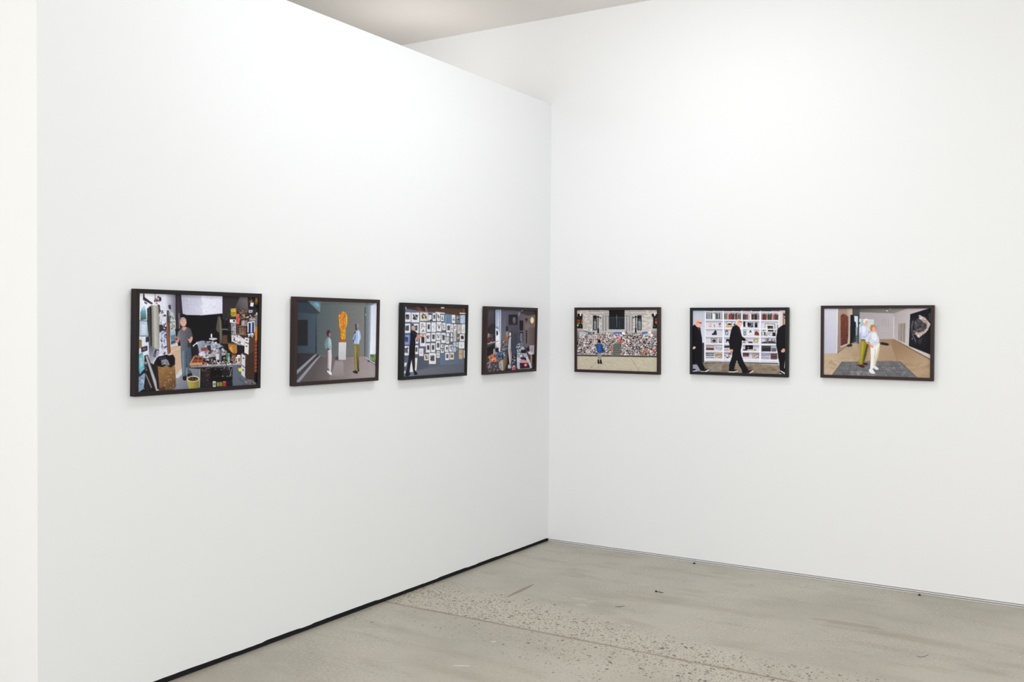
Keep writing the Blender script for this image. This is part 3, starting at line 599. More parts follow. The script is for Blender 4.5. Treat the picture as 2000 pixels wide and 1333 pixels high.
def print_dim_studio():
    c = Canvas([(168,118),(1005,146),(985,1130),(156,1174)], 300, 200, 14)
    P,R,E,L,G,K,N = c.P,c.R,c.E,c.L,c.G,c.K,c.N
    R((66,62,70), 100,80,1100,1250)
    G((84,78,88),(60,54,62), 170,130,310,380, 140,90,310,110,310,380,140,560)
    P((46,40,46), 225,400,260,372,306,372,312,540,232,545,190,510,175,470); P((40,34,40), 160,560,330,560,330,680,160,690)
    G((86,86,102),(104,104,116), 400,200,500,500, 400,100,520,160,515,520,470,700,400,720)
    G((34,34,44),(40,40,48),0,100,0,900, 300,100,316,100,316,420,300,420)
    G((160,178,206),(214,220,230), 318,150,400,300, 312,112,408,126,410,700,400,860,340,880,320,800,316,420)
    L((70,86,120),6, 332,130,332,400); L((90,104,134),5,352,130,352,420); L((60,72,104),6,376,128,384,500); L((90,100,126),5,392,130,398,700)
    P((238,240,244), 352,520,384,520,392,690,330,700,330,600); P((120,140,176), 316,400,370,430,366,470,318,440); P((30,28,34), 330,490,352,488,364,540,350,570,334,560)
    P((150,160,184),316,740,340,740,372,840,352,900,316,900)
    # back wall
    G((88,86,98),(70,68,78), 500,180,720,700, 495,150,560,120,720,170,722,900,600,900,500,700)
    P((44,42,50), 400,90,720,120,860,160,1010,200,1010,140,400,90); P((62,58,62),700,130,1010,140,1010,240,870,260,760,220,700,180)
    R((100,98,108), 528,206,698,412); R((36,35,42), 536,216,694,404); E((96,92,96), 636,315,28,54); E((120,116,116), 628,290,14,24); R((56,54,60), 536,380,694,404)
    P((40,38,44), 494,420,530,412,530,520,600,500,602,640,560,640,540,560,494,520)
    P((150,136,128), 496,500,538,498,536,590,496,600); P((150,96,60), 482,598,534,580,536,660,520,690,482,668)
    G((74,72,84),(60,60,72), 600,520,700,880, 600,500,724,500,724,800,690,900,600,880); P((62,62,72), 634,540,684,535,684,712,634,712)
    # right wall
    G((92,88,100),(120,104,98), 720,300,1000,400, 716,190,870,240,1010,220,1010,760,890,740,850,780,716,680)
    R((30,28,34), 726,318,790,486); R((28,27,36), 724,510,790,680); R((110,112,132), 734,530,780,668)
    E((150,130,118),860,420,46,60,a=.35); P((60,46,42), 822,284,864,278,860,320,848,346,830,320); E((42,34,34),846,300,22,18)
    for y,w in ((500,10),(540,11),(578,12),(618,10),(655,11),(688,9)): E((26,24,30),848,y,w,19)
    L((26,24,30),5,848,480,848,704)
    E((222,196,154),944,316,32,54); E((244,222,184),943,318,24,42)
    G((110,96,92),(84,74,76), 880,440,1000,440, 884,440,1005,430,1005,730,884,730,a=.8)
    for y in range(450,560,22): L((100,86,84),3,886,y,1000,y-4)
    E((226,232,240),772,152,9,9); L((200,204,214),6,742,160,730,190,712,240); K([(200,206,216)],6,8,705,150,745,150,745,220,705,260)
    # left clutter
    K([(110,60,60),(60,40,46),(30,28,32),(150,140,136),(80,60,58)],60,16, 160,530,300,560,320,680,160,690); P((120,40,46),166,606,210,610,206,660,166,664); P((150,140,136),172,540,220,530,218,590,176,596)
    P((160,156,164), 166,696,300,664,380,652,380,662,306,686,180,716,178,780,168,780); P((28,26,30), 160,790,300,700,310,860,200,900,160,920)
    P((30,28,34), 320,776,372,766,378,850,350,852,318,830); P((176,150,140), 284,790,312,786,312,880,280,890)
    P((184,112,66), 190,920,270,870,300,880,290,930,210,950); P((196,100,70), 214,980,290,920,360,906,388,930,382,990,300,1010,240,1010); P((226,160,110),246,960,310,930,330,960,260,990)
    K([(226,170,120),(150,70,50),(90,50,44),(236,200,170)],40,14, 200,900,380,900,385,1010,230,1010)
    P((150,140,140), 166,1030,240,985,250,1000,178,1050); L((170,166,170),12, 236,1020,200,1120); P((170,164,168), 380,1010,410,1000,420,1150,400,1150,380,1060)
    K([(130,124,130),(60,52,60),(36,32,38),(180,176,184),(150,120,112)],90,15, 160,1060,420,1020,430,1160,170,1170)
    # mid left
    G((84,98,128),(50,60,84), 350,860,470,820, 320,880,420,810,500,780,520,860,500,960,400,990,340,960); K([(70,90,130),(120,140,176),(30,34,48),(200,206,216)],60,14, 340,850,500,800,500,950,390,970)
    P((160,150,140), 420,796,520,770,520,784,430,812); K([(200,180,170),(120,60,60),(140,140,146),(90,100,110)],40,12, 410,600,530,680,530,780,420,800); P((96,110,118),460,700,520,690,540,730,470,750); P((110,80,84),410,640,440,640,440,780,410,780)
    P((120,104,70), 450,960,500,880,500,1000,480,1140,450,1150); P((176,166,160), 400,985,450,970,456,1150,430,1150); P((84,76,60), 500,860,530,820,532,1000,500,1130,470,1150,500,980)
    P((30,26,32), 530,800,545,820,560,1010,600,1120,600,1180,480,1180,520,1020)
    P((40,40,50), 600,880,690,850,690,1060,620,1070,585,1000); K([(140,146,160),(70,72,90),(30,30,38),(190,194,204)],40,12, 610,880,660,870,660,1040,600,1040); P((60,64,84),600,700,690,700,684,880,600,890)
    # person
    P((212,206,204), 546,540,558,516,578,518,586,545,578,575,560,592,548,575); P((170,140,132), 548,548,560,545,566,572,554,588)
    P((184,184,194), 552,610,570,590,592,594,598,650,588,760,582,800,534,792,540,700,546,640); P((146,146,158), 580,600,596,600,598,660,584,800,572,800)
    P((156,148,148), 534,792,582,800,598,900,596,980,578,1050,560,1060,552,960,540,880); P((206,196,190), 536,800,556,800,570,900,576,1040,564,1050,552,960); P((40,36,42), 584,610,602,600,600,780,588,840)
    P((180,184,194), 536,1050,584,1060,588,1112,536,1116,532,1100); P((50,46,52), 540,1120,600,1118,600,1160,540,1160)
    P((206,120,140), 600,1080,640,1064,668,1100,666,1140,604,1144); K([(236,190,206),(160,50,70),(60,50,60)],22,12, 600,1070,670,1070,668,1140,604,1140)
    # right tables
    K([(200,204,212),(120,124,136),(60,60,70),(226,228,232)],70,13, 680,720,740,700,760,860,690,870)
    P((110,118,132), 742,800,760,745,770,640,776,640,784,745,812,780,820,830,750,830); P((158,176,190), 744,772,800,752,818,786,812,812,750,812); P((24,24,32), 752,812,834,806,838,860,756,860); L((150,156,170),6, 768,640,768,760)
    P((196,200,212), 690,870,720,860,840,870,900,980,950,1110,900,1120,720,1130,690,1100,684,960)
    P((150,154,170), 690,880,840,880,860,930,700,940); P((34,34,44), 740,940,800,930,840,940,850,990,800,985,750,960); K([(150,140,130),(90,90,100),(226,228,234)],30,12,700,860,830,860,850,920,700,920)
    P((206,140,150), 730,980,800,968,890,1010,890,1034,740,1010); P((46,24,34), 734,1022,880,1030,912,1110,740,1124); K([(90,30,50),(30,20,30)],20,16,740,1030,880,1034,900,1105,745,1110)
    E((214,90,110),836,1062,30,24); E((250,210,214),832,1060,13,11); P((176,180,194), 694,1000,732,1010,730,1130,696,1120); L((200,204,214),10, 840,860,950,1110); P((60,56,62), 838,810,850,800,900,960,890,970)
    P((170,160,172), 898,736,982,738,980,882,904,888); P((206,198,208), 862,840,904,830,975,870,970,892,900,890); K([(80,70,90)],6,8,915,790,965,790,960,830,915,830)
    P((190,138,80), 920,896,944,896,942,1060,922,1060); P((26,24,28), 850,780,896,770,900,840,862,836); P((36,32,34), 946,890,985,880,985,1130,950,1120); K([(110,104,104),(60,56,58)],20,9,930,1050,984,1050,980,1120,930,1120)
    N(.05, 100,80,1100,80,1100,1250,100,1250)
    return c.points()

def print_steps():
    c = Canvas([(142,132),(1504,130),(1498,1180),(138,1137)], 320, 214, 15)
    P,R,E,L,G,K,N = c.P,c.R,c.E,c.L,c.G,c.K,c.N
    R((186,180,174), 100,80,1600,1300)
    st = [(214,208,200),(186,180,172),(226,220,212),(198,190,182)]
    for x0,x1 in ((140,690),(945,1505)):
        y = 135
        while y < 520:
            x = x0 - c.r.uniform(0,30)
            while x < x1:
                w = c.r.uniform(24,46); v = c.r.choice(st); R(v, max(x,x0),y,min(x+w,x1),y+20); x += w+2
            L((128,122,118),2.4, x0,y+21,x1,y+21); y += 23
    for a,b in ((330,410),(548,680),(950,1085),(1232,1310)): K([(214,208,202),(150,144,140)],30,10,a,150,b,150,b,500,a,500,a=.5)
    # mouldings over the windows, clustered columns
    for a,b in ((335,690),(945,1310)): R((176,170,166), a,150,b,215,a=.7); L((120,114,110),4, a,215,b,215); L((214,208,204),5,a,180,b,180); L((130,124,122),3, a,160,b,160)
    for x in (552,598,645): G((206,202,200),(130,126,126), x,0,x+40,0, x,232,x+38,232,x+38,492,x,492); L((96,92,92),4,x+40,235,x+40,490)
    for x in (950,996,1042): G((206,202,200),(136,132,132), x,0,x+40,0, x,232,x+38,232,x+38,492,x,492); L((96,92,92),4,x+40,235,x+40,490)
    for x,w in ((600,84),(946,96)):
        for j in range(3): E((186,180,174), x+14+j*32, 175, 17, 60); L((104,98,94),4, x+30+j*32,135,x+30+j*32,235)
        L((90,84,82),5, x,238,x+w,238); L((110,104,100),4, x,195,x+w,195)
    # central opening
    R((26,24,26), 684,128,946,262); R((38,44,50), 686,250,946,462)
    for y in range(300,460,30): L((30,34,40),6,690,y,944,y)
    L((120,126,130),4, 690,262,944,262); L((150,156,160),5, 813,222,813,430); L((90,96,100),3,860,270,860,460); L((80,86,90),3,740,270,740,460)
    R((186,186,186), 655,462,950,505); 
    # windows
    for x0,x1 in ((412,480),(1160,1232)):
        R((34,36,42), x0,228,x1,476); R((150,160,170), x0+18,325,x1-16,465); R((96,110,124), x0+30,345,x1-30,465); R((90,84,80),x0+20,285,x1-16,322)
    R((196,200,206),490,300,506,480)
    # bottom of facade
    G((186,188,192),(166,168,170),0,490,0,520, 300,492,1400,492,1400,530,300,530)
    P((34,96,176), 310,500,380,505,385,528,330,524); P((34,96,176), 736,522,800,508,900,510,900,530,740,535); P((40,104,184), 1235,510,1330,500,1330,530,1240,530)
    # far left and right lamps, piers
    R((44,34,32), 142,200,238,440); R((150,64,40),142,300,235,335); R((206,196,180),142,205,175,245); R((110,120,70),142,345,235,375); R((226,226,222),145,380,168,410)
    R((40,34,34), 1424,205,1503,440); R((190,96,60),1455,318,1503,370); R((104,92,66),1455,280,1503,300)
    for x in (202,1452):
        L((22,22,26),12, x,240,x,420); E((238,236,226),x,218,16,20); E((24,24,28),x-30,225,22,28); E((24,24,28),x+22,240,12,22)
        P((22,22,26), x-40,446,x-28,400,x-6,370,x+6,350,x+16,375,x+34,400,x+42,446); E((80,80,84),x,410,11,13)
    R((176,170,162), 140,446,246,480); G((156,150,146),(128,124,122),0,480,0,600, 140,478,240,478,240,600,140,600); R((190,196,204),182,505,240,586)
    R((176,170,162), 1412,450,1503,486); G((150,144,140),(120,116,112),0,486,0,600,1415,486,1503,486,1503,600,1415,600)
    P((90,120,124), 246,480,300,490,380,520,370,530,246,500)
    # street lamps
    for x,d in ((500,1),(1133,-1)):
        L((22,22,26),13, x,262,x,470); P((18,18,22), x-14,525,x-12,440,x+12,440,x+14,525); L((24,24,28),9, x-42*d,255,x+42*d,262); E((24,24,28),x-44*d,250,16,24); E((60,60,64),x+42*d,268,8,18); E((30,30,34),x,250,16,16)
    # toys piled on the steps
    toys = [(226,216,208),(236,232,230),(206,186,176),(60,50,56),(40,44,52),(196,120,110),(190,70,70),(120,130,160),(90,110,100),(226,196,200),(150,140,136),(70,80,110),(210,190,150),(110,70,60),(180,190,200),(30,28,34),(216,160,170),(86,96,90)]
    P((132,126,122), 142,590,240,585,262,545,320,530,420,522,520,545,650,520,720,520,900,560,930,510,1330,530,1400,490,1440,560,1500,600,1500,900,142,888)
    reg = (142,590,230,590,262,545,320,528,440,512,520,555,640,520,720,518,820,545,905,535,935,508,1000,520,1330,540,1385,500,1430,570,1500,610,1500,905,142,885)
    K(toys,1500,19, *reg, asp=1.1); K(toys[:3]+[(246,240,238),(30,28,34),(246,226,220),(24,24,28)],1300,13, *reg); K(toys[:4]+[(30,28,34),(246,244,242)],500,8, *reg)
    for y in (690,745,800,850): K([(40,40,44),(60,60,60)],60,10, 142,y,1500,y+4,1500,y+12,142,y+8,kind='h',a=.7)
    E((242,240,240),925,528,28,22); E((236,230,228),1370,512,26,22); E((230,226,224),1395,560,24,30)
    K([(226,130,176),(240,196,214)],22,16,770,575,860,570,880,630,780,625); K([(206,70,44),(226,96,60)],18,16,820,650,910,645,910,680,830,680); K([(110,124,90),(160,176,150)],14,18,720,600,780,600,780,690,720,690)
    K([(226,196,60),(200,150,50)],22,12, 690,740,760,740,750,860,700,860); K([(226,140,60),(206,100,60)],26,12,1230,800,1330,800,1330,885,1240,885); K([(190,60,56)],14,12,1390,780,1500,780,1500,850,1400,850); K([(96,110,170)],10,14,1370,660,1440,660,1440,740,1370,740)
    for x in (968,984): L((130,70,80),6,x,470,x,540)
    # bare steps in the middle
    P((96,98,94), 770,690,880,690,890,740,860,870,880,888,750,888,745,830,750,740)
    for y0 in (700,726,755,790,825,858): P((150,152,146), 765-(y0-700)*.12,y0,882,y0,880,y0+9,762-(y0-700)*.12,y0+9); P((48,50,48), 765-(y0-700)*.12,y0+10,878,y0+10,872,y0+20,762-(y0-700)*.12,y0+20)
    K(toys,60,10, 880,700,930,700,930,890,860,880)
    # kerb and pavement
    P((64,62,58), 140,880,1500,900,1500,926,140,904); P((150,150,142), 140,880,1500,900,1500,908,140,888); P((48,46,44),140,898,1500,918,1500,930,140,908)
    G((196,186,166),(190,182,160), 300,940,1100,1150, 130,908,1505,930,1505,1200,130,1150)
    K([(204,196,176),(182,172,150)],160,26, 140,915,1500,940,1500,1175,140,1130,asp=1.8,a=.25); L((120,112,96),4, 480,985,350,1135); L((110,102,88),4.5, 1050,950,1192,1160); L((206,200,184),3,1300,940,1505,960)
    # person in blue from behind
    P((24,20,28), 488,1036,488,966,512,966,520,1020,524,1038); P((24,20,28), 526,1036,526,968,552,968,558,1012,566,1028,560,1038)
    P((150,142,130), 492,860,516,856,514,970,490,970); P((150,142,130), 528,858,560,850,552,970,526,970); K([(110,104,96),(176,168,156)],50,7, 492,860,560,855,552,968,490,968)
    P((30,72,140), 478,720,492,700,560,704,574,730,580,780,598,836,580,856,484,850,474,800); P((22,54,112), 560,720,574,730,580,780,598,836,585,850,560,780); P((44,92,160), 496,720,540,715,540,840,500,840)
    E((26,18,26), 515,660,25,28); P((30,20,28), 492,660,540,660,545,690,490,690); P((206,170,150),540,690,552,700,556,706,540,706)
    N(.04, 100,80,1600,80,1600,1300,100,1300)
    return c.points()

def print_bookshelf():
    c = Canvas([(143,133),(1660,126),(1654,1178),(143,1143)], 350, 232, 16)
    P,R,E,L,G,K,N = c.P,c.R,c.E,c.L,c.G,c.K,c.N
    R((206,206,216), 100,80,1700,1300)
    G((186,190,204),(210,212,224), 150,140,340,600, 140,120,350,120,350,670,140,670)
    for x in (185,213,262,300): L((170,174,188),3, x,140,x,660)
    G((200,200,210),(190,190,200), 400,300,1500,900, 345,140,1560,140,1540,960,345,950)
    # books on top of the unit
    P((30,30,28), 345,120,480,120,480,146,345,146); P((70,80,64),500,120,640,120,640,146,500,146); P((60,34,30),650,120,800,120,800,148,650,148); P((50,36,32),810,120,940,120,940,148,810,148)
    P((150,60,40),960,120,1090,120,1090,148,960,148); P((60,44,44),1110,120,1250,120,1250,148,1110,148); P((200,70,64),1440,120,1575,120,1575,146,1440,146); P((60,48,50),1262,120,1430,120,1430,148,1262,148)
    # compartments: shade inside
    rows = [(165,285),(305,425),(438,553),(566,678),(695,800),(815,925)]
    cols = [(358,632),(658,935),(958,1230),(1262,1530)]
    for i,(a,b) in enumerate(rows):
        for j,(x0,x1) in enumerate(cols):
            e = (j*4); G((150,150,162),(212,210,222),0,a,0,a+46, x0,a+e,x1,a+e,x1,b+e,x0,b+e)
    bp = [(196,190,186),(226,222,220),(60,50,52),(100,70,60),(150,60,54),(206,100,90),(70,80,90),(120,110,104),(40,44,60),(210,196,160),(90,100,80)]
    c.books([(90,110,90),(196,200,180),(214,214,220),(60,64,84),(110,120,150),(80,60,60),(170,160,140),(226,226,230)],362,650,172,282,7,15,22)
    c.books([(206,204,206),(90,70,66),(190,90,60),(206,90,100),(150,50,44),(226,196,190),(110,90,84),(206,180,140)],658,938,178,286,7,16,24)
    c.books([(196,80,50),(150,110,110),(190,180,180),(210,212,220),(60,70,80),(80,100,120),(40,44,56),(150,130,130)],960,1236,180,288,7,16,22)
    c.books([(190,70,60),(226,200,190),(80,60,64),(110,110,90),(206,110,110),(60,70,60),(120,90,80),(206,200,196)],1266,1545,182,290,7,14,24)
    R((214,216,226),1066,186,1098,288); R((226,226,232),482,196,512,280); R((150,160,170),600,250,634,284)
    # objects
    E((206,150,60),432,375,20,36); E((226,214,206),430,368,12,26); R((80,76,80),498,362,506,412); E((200,196,206),585,370,28,38); E((60,50,60),592,355,13,12); K([(60,50,56),(206,120,110)],10,8,560,345,610,345,610,405,560,405)
    R((96,96,104),700,316,784,378); R((226,226,230),708,324,776,372); P((50,50,56),710,372,735,340,776,356,776,374); P((226,146,50),692,384,790,382,800,410,690,412); R((240,226,200),696,378,788,388)
    R((110,110,116),798,326,840,400); R((222,222,226),802,330,838,396); P((40,40,46),806,370,838,340,838,380)
    R((24,24,28),972,316,1002,404); E((24,24,28),986,352,18,30); P((30,30,34), 1036,340,1060,330,1075,345,1070,410,1050,406,1040,380); R((60,60,68),1068,336,1132,412); R((120,120,124),1080,350,1120,400); K([(24,24,28),(150,150,150)],14,12,1072,340,1130,340,1130,408,1072,408); R((22,22,26),1156,332,1200,414); R((90,90,94),1164,340,1190,360)
    # big framed picture on the right
    P((90,86,90), 1318,350,1482,354,1492,500,1318,490); P((222,220,222), 1326,358,1474,362,1480,500,1326,490); P((40,38,42), 1358,384,1450,388,1462,480,1370,480); K([(90,90,94),(24,22,26),(130,130,130)],40,10,1362,392,1448,392,1456,476,1372,476)
    P((230,230,234), 1270,430,1358,425,1358,478,1272,478); K([(50,46,50)],10,9,1285,440,1350,440,1350,468,1285,468)
    R((70,60,56),1268,484,1276,545); R((210,208,210),1280,488,1300,545); R((70,60,54),1306,486,1330,545); K([(214,210,206),(150,140,130),(90,84,80)],40,14,1340,490,1460,495,1460,548,1340,545); E((206,206,206),1420,520,34,22)
    P((30,28,30),1440,490,1490,500,1494,552,1444,552)
    # row three
    R((40,38,42),462,512,540,540); P((36,34,38), 478,512,500,480,515,452,530,470,540,512); R((206,206,214),548,470,604,540); P((60,58,64), 676,470,700,455,724,470,726,536,680,536); P((216,214,222), 684,480,716,480,716,530,688,530); K([(60,58,64)],8,7,686,485,716,485,716,528,686,528)
    P((50,48,48), 976,482,1014,482,1016,540,980,542); P((206,210,206),986,490,1006,490,1008,534,990,534); R((222,222,228),1026,448,1142,542); P((36,34,40), 1064,498,1080,462,1092,458,1108,498,1092,494,1084,480,1074,500); P((130,52,40), 1152,540,1156,490,1180,470,1204,486,1228,520,1228,544); K([(90,36,30),(176,84,60)],12,9,1156,490,1220,490,1226,540,1156,540)
    # row four
    R((70,64,60),444,594,544,664); R((206,200,190),452,602,538,656); E((60,50,46),496,632,32,22); R((200,200,206),556,594,622,660); R((56,50,50),582,596,590,660); R((56,50,50),608,598,616,660); R((60,54,50),576,650,620,664)
    P((40,38,42), 690,606,730,600,745,620,745,664,732,664,730,640,706,640,704,664,692,664)
    R((140,110,76),1138,600,1208,656); R((216,196,150),1148,610,1198,646); P((60,56,60), 1050,650,1070,640,1120,646,1124,668,1050,666); R((60,58,60),958,652,1010,664)
    P((70,66,70),1266,650,1330,640,1400,630,1498,650,1498,674,1268,672); K([(90,70,60),(110,100,100),(50,46,50)],30,13,1310,585,1490,600,1495,665,1310,660)
    # row five and six
    c.stack([(110,60,60),(190,184,186),(206,190,176),(60,50,56),(150,120,110)],362,500,705,786); c.stack([(196,196,206),(176,176,190),(210,208,214)],512,630,735,788)
    P((50,46,50),664,716,745,712,748,745,664,750); c.stack([(222,220,226),(190,160,160)],660,760,752,796)
    P((22,20,24), 1000,694,1130,696,1126,768,1002,768); E((226,226,226),1052,742,7,8); P((60,56,56),965,766,1120,772,1120,794,968,788); R((190,180,170),1036,768,1180,796); K([(120,90,76),(40,36,36)],10,8,1140,760,1190,760,1190,796,1140,796)
    R((62,62,70),1266,708,1416,806); R((40,40,46),1268,745,1414,800); c.stack([(96,96,106),(150,150,160),(120,120,130)],1422,1510,745,806)
    c.stack([(170,170,184),(110,112,124),(206,204,212),(60,58,66)],360,496,828,914); c.stack([(196,176,146),(206,200,196),(170,130,90)],506,632,826,916)
    K([(40,34,36),(150,90,60),(210,200,196),(90,60,56),(226,220,220)],60,13, 664,830,790,830,790,910,664,910); 
    c.stack([(110,130,140),(60,60,70),(140,150,160),(176,60,50)],958,1070,832,890,8,12); R((206,204,212),960,888,1110,924)
    R((110,84,80),1116,836,1224,910); R((216,208,206),1126,846,1214,902); K([(150,110,100)],16,12,1130,850,1210,850,1210,900,1130,900)
    c.stack([(190,186,214),(160,156,186),(206,204,214)],1264,1400,840,926); c.stack([(90,60,60),(60,44,46),(120,90,90)],1408,1525,845,928)
    # shelves and uprights, white
    for y in (150,290,428,556,680,798,930): P((238,238,246), 345,y,1560,y+7,1558,y+20,345,y+13); P((164,164,176), 345,y+13,1560,y+20,1560,y+25,345,y+18)
    P((236,236,244),345,140,358,140,358,1000,352,1000,345,930)
    for x in (634,936,1232): P((240,240,248), x,145,x+22,145,x+22,1008,x,1000); L((160,160,174),3, x+24,150,x+24,1000)
    P((232,232,240),1538,160,1556,160,1540,1020,1520,1016,1524,960); P((240,240,246),362,960,380,960,380,996,364,996); P((220,220,230),345,944,1535,950,1535,972,345,966,a=.6)
    P((214,206,206), 1558,126,1662,126,1662,600,1540,600); R((150,96,76),1608,172,1662,372); R((206,170,150),1622,184,1662,360); R((40,36,40),1622,190,1650,224); K([(60,44,44)],6,12,1625,240,1655,240,1655,280,1625,280)
    # floor
    G((92,80,68),(140,124,106), 400,990,900,1140, 140,985,640,1004,1235,1010,1660,1030,1660,1250,140,1250)
    G((90,76,62),(60,50,42), 400,985,1500,990, 340,968,1540,985,1540,1010,640,1000,345,992,a=.7)
    K([(150,136,120),(96,84,72),(132,116,98)],150,30, 300,1000,1640,1030,1640,1170,300,1150,asp=2.2,a=.35); G((150,140,132),(180,172,164),400,1000,480,1130, 300,1010,620,1010,620,1130,420,1140,a=.45)
    P((150,150,172), 143,1020,230,1030,270,1130,143,1140,143,1100)
    P((58,56,66), 300,665,332,668,334,985,300,1000)
    # left man
    P((18,17,21), 143,400,170,370,240,410,270,420,285,520,300,600,302,700,300,800,300,985,330,1050,352,1090,330,1115,276,1110,240,1060,210,1010,143,1030)
    P((26,24,30), 240,415,262,425,290,560,300,680,290,690,250,520); P((196,196,204), 232,420,244,432,256,470,242,440)
    P((230,176,156), 170,330,180,296,214,282,252,284,280,304,288,334,284,384,268,410,244,420,206,404,186,372); P((214,190,180), 172,325,182,296,206,284,214,300,206,340,196,384,180,368)
    L((140,30,30),7, 216,330,262,340,286,346); R((60,30,34),256,334,290,350); E((212,150,132),208,358,9,16); L((170,110,96),4, 268,384,286,384)
    P((240,196,182), 143,752,170,726,192,734,196,752,176,768,143,772); P((90,120,190),143,775,160,770,150,790,143,790,a=.5)
    P((22,20,25), 143,1092,190,1096,208,1110,180,1124,143,1126); P((236,236,240), 143,1128,186,1122,210,1108,206,1124,170,1140,143,1140)
    P((22,20,25), 330,1108,400,1092,412,1096,380,1130,290,1136,280,1120); P((238,238,240), 276,1132,350,1132,414,1094,410,1110,368,1146,276,1142)
    # middle man
    P((20,19,23), 800,398,846,372,870,374,912,420,930,480,950,560,1010,606,1016,628,990,636,950,625,948,700,930,790,944,880,980,980,1040,1080,1050,1104,1006,1160,960,1160,944,1100,900,1030,868,950,846,1000,820,1102,790,1112,738,1098,744,1020,790,880,796,800,752,770,738,640,760,520,780,440)
    P((30,28,34), 846,385,880,390,910,430,926,500,944,620,930,680,916,560,880,460); L((40,38,44),4, 840,560,900,640)
    P((232,182,162), 846,330,856,294,884,276,920,284,944,310,952,350,944,372,932,392,912,412,880,390,858,370); P((222,206,200), 842,340,856,294,884,276,900,282,884,310,880,360,862,372,848,360)
    L((120,60,50),8, 886,320,930,322,944,326); R((60,30,34),924,316,946,332); E((216,156,136),880,345,9,16)
    P((206,140,120), 1004,604,1030,612,1048,630,1052,640,1046,650,1020,632,1006,624); P((226,160,140), 764,772,800,770,806,800,790,820,764,818,752,800); P((200,60,50),764,800,800,806,790,820,766,816,a=.5)
    P((22,20,25), 740,1100,820,1098,880,1106,884,1118,830,1130,738,1130); P((236,236,236), 732,1130,820,1132,882,1112,886,1124,820,1146,736,1144)
    P((34,18,26), 1034,1110,1090,1104,1130,1102,1100,1136,1060,1154,1010,1156); P((238,238,240), 1030,1160,1064,1156,1134,1102,1134,1122,1070,1166,1030,1168); P((150,20,50), 1060,1112,1110,1106,1090,1124)
    # right man, cut by the edge
    P((19,18,22), 1608,372,1662,364,1662,1140,1600,1120,1562,1110,1552,980,1532,900,1528,830,1502,700,1502,560,1530,430,1560,405)
    P((80,60,60),1520,380,1528,360,1534,440,1522,470); P((222,166,146), 1578,790,1606,756,1622,750,1652,766,1654,790,1628,814,1590,816); P((196,200,210), 1640,960,1654,920,1656,1000,1636,1080,1630,1060)
    P((238,238,242), 1566,1112,1580,1110,1652,1160,1650,1176); P((40,38,44), 1560,1120,1650,1176,1580,1170,1560,1145); P((230,230,234),1560,1150,1594,1166,1576,1168,1558,1160)
    N(.03, 100,80,1700,80,1700,1300,100,1300)
    return c.points()

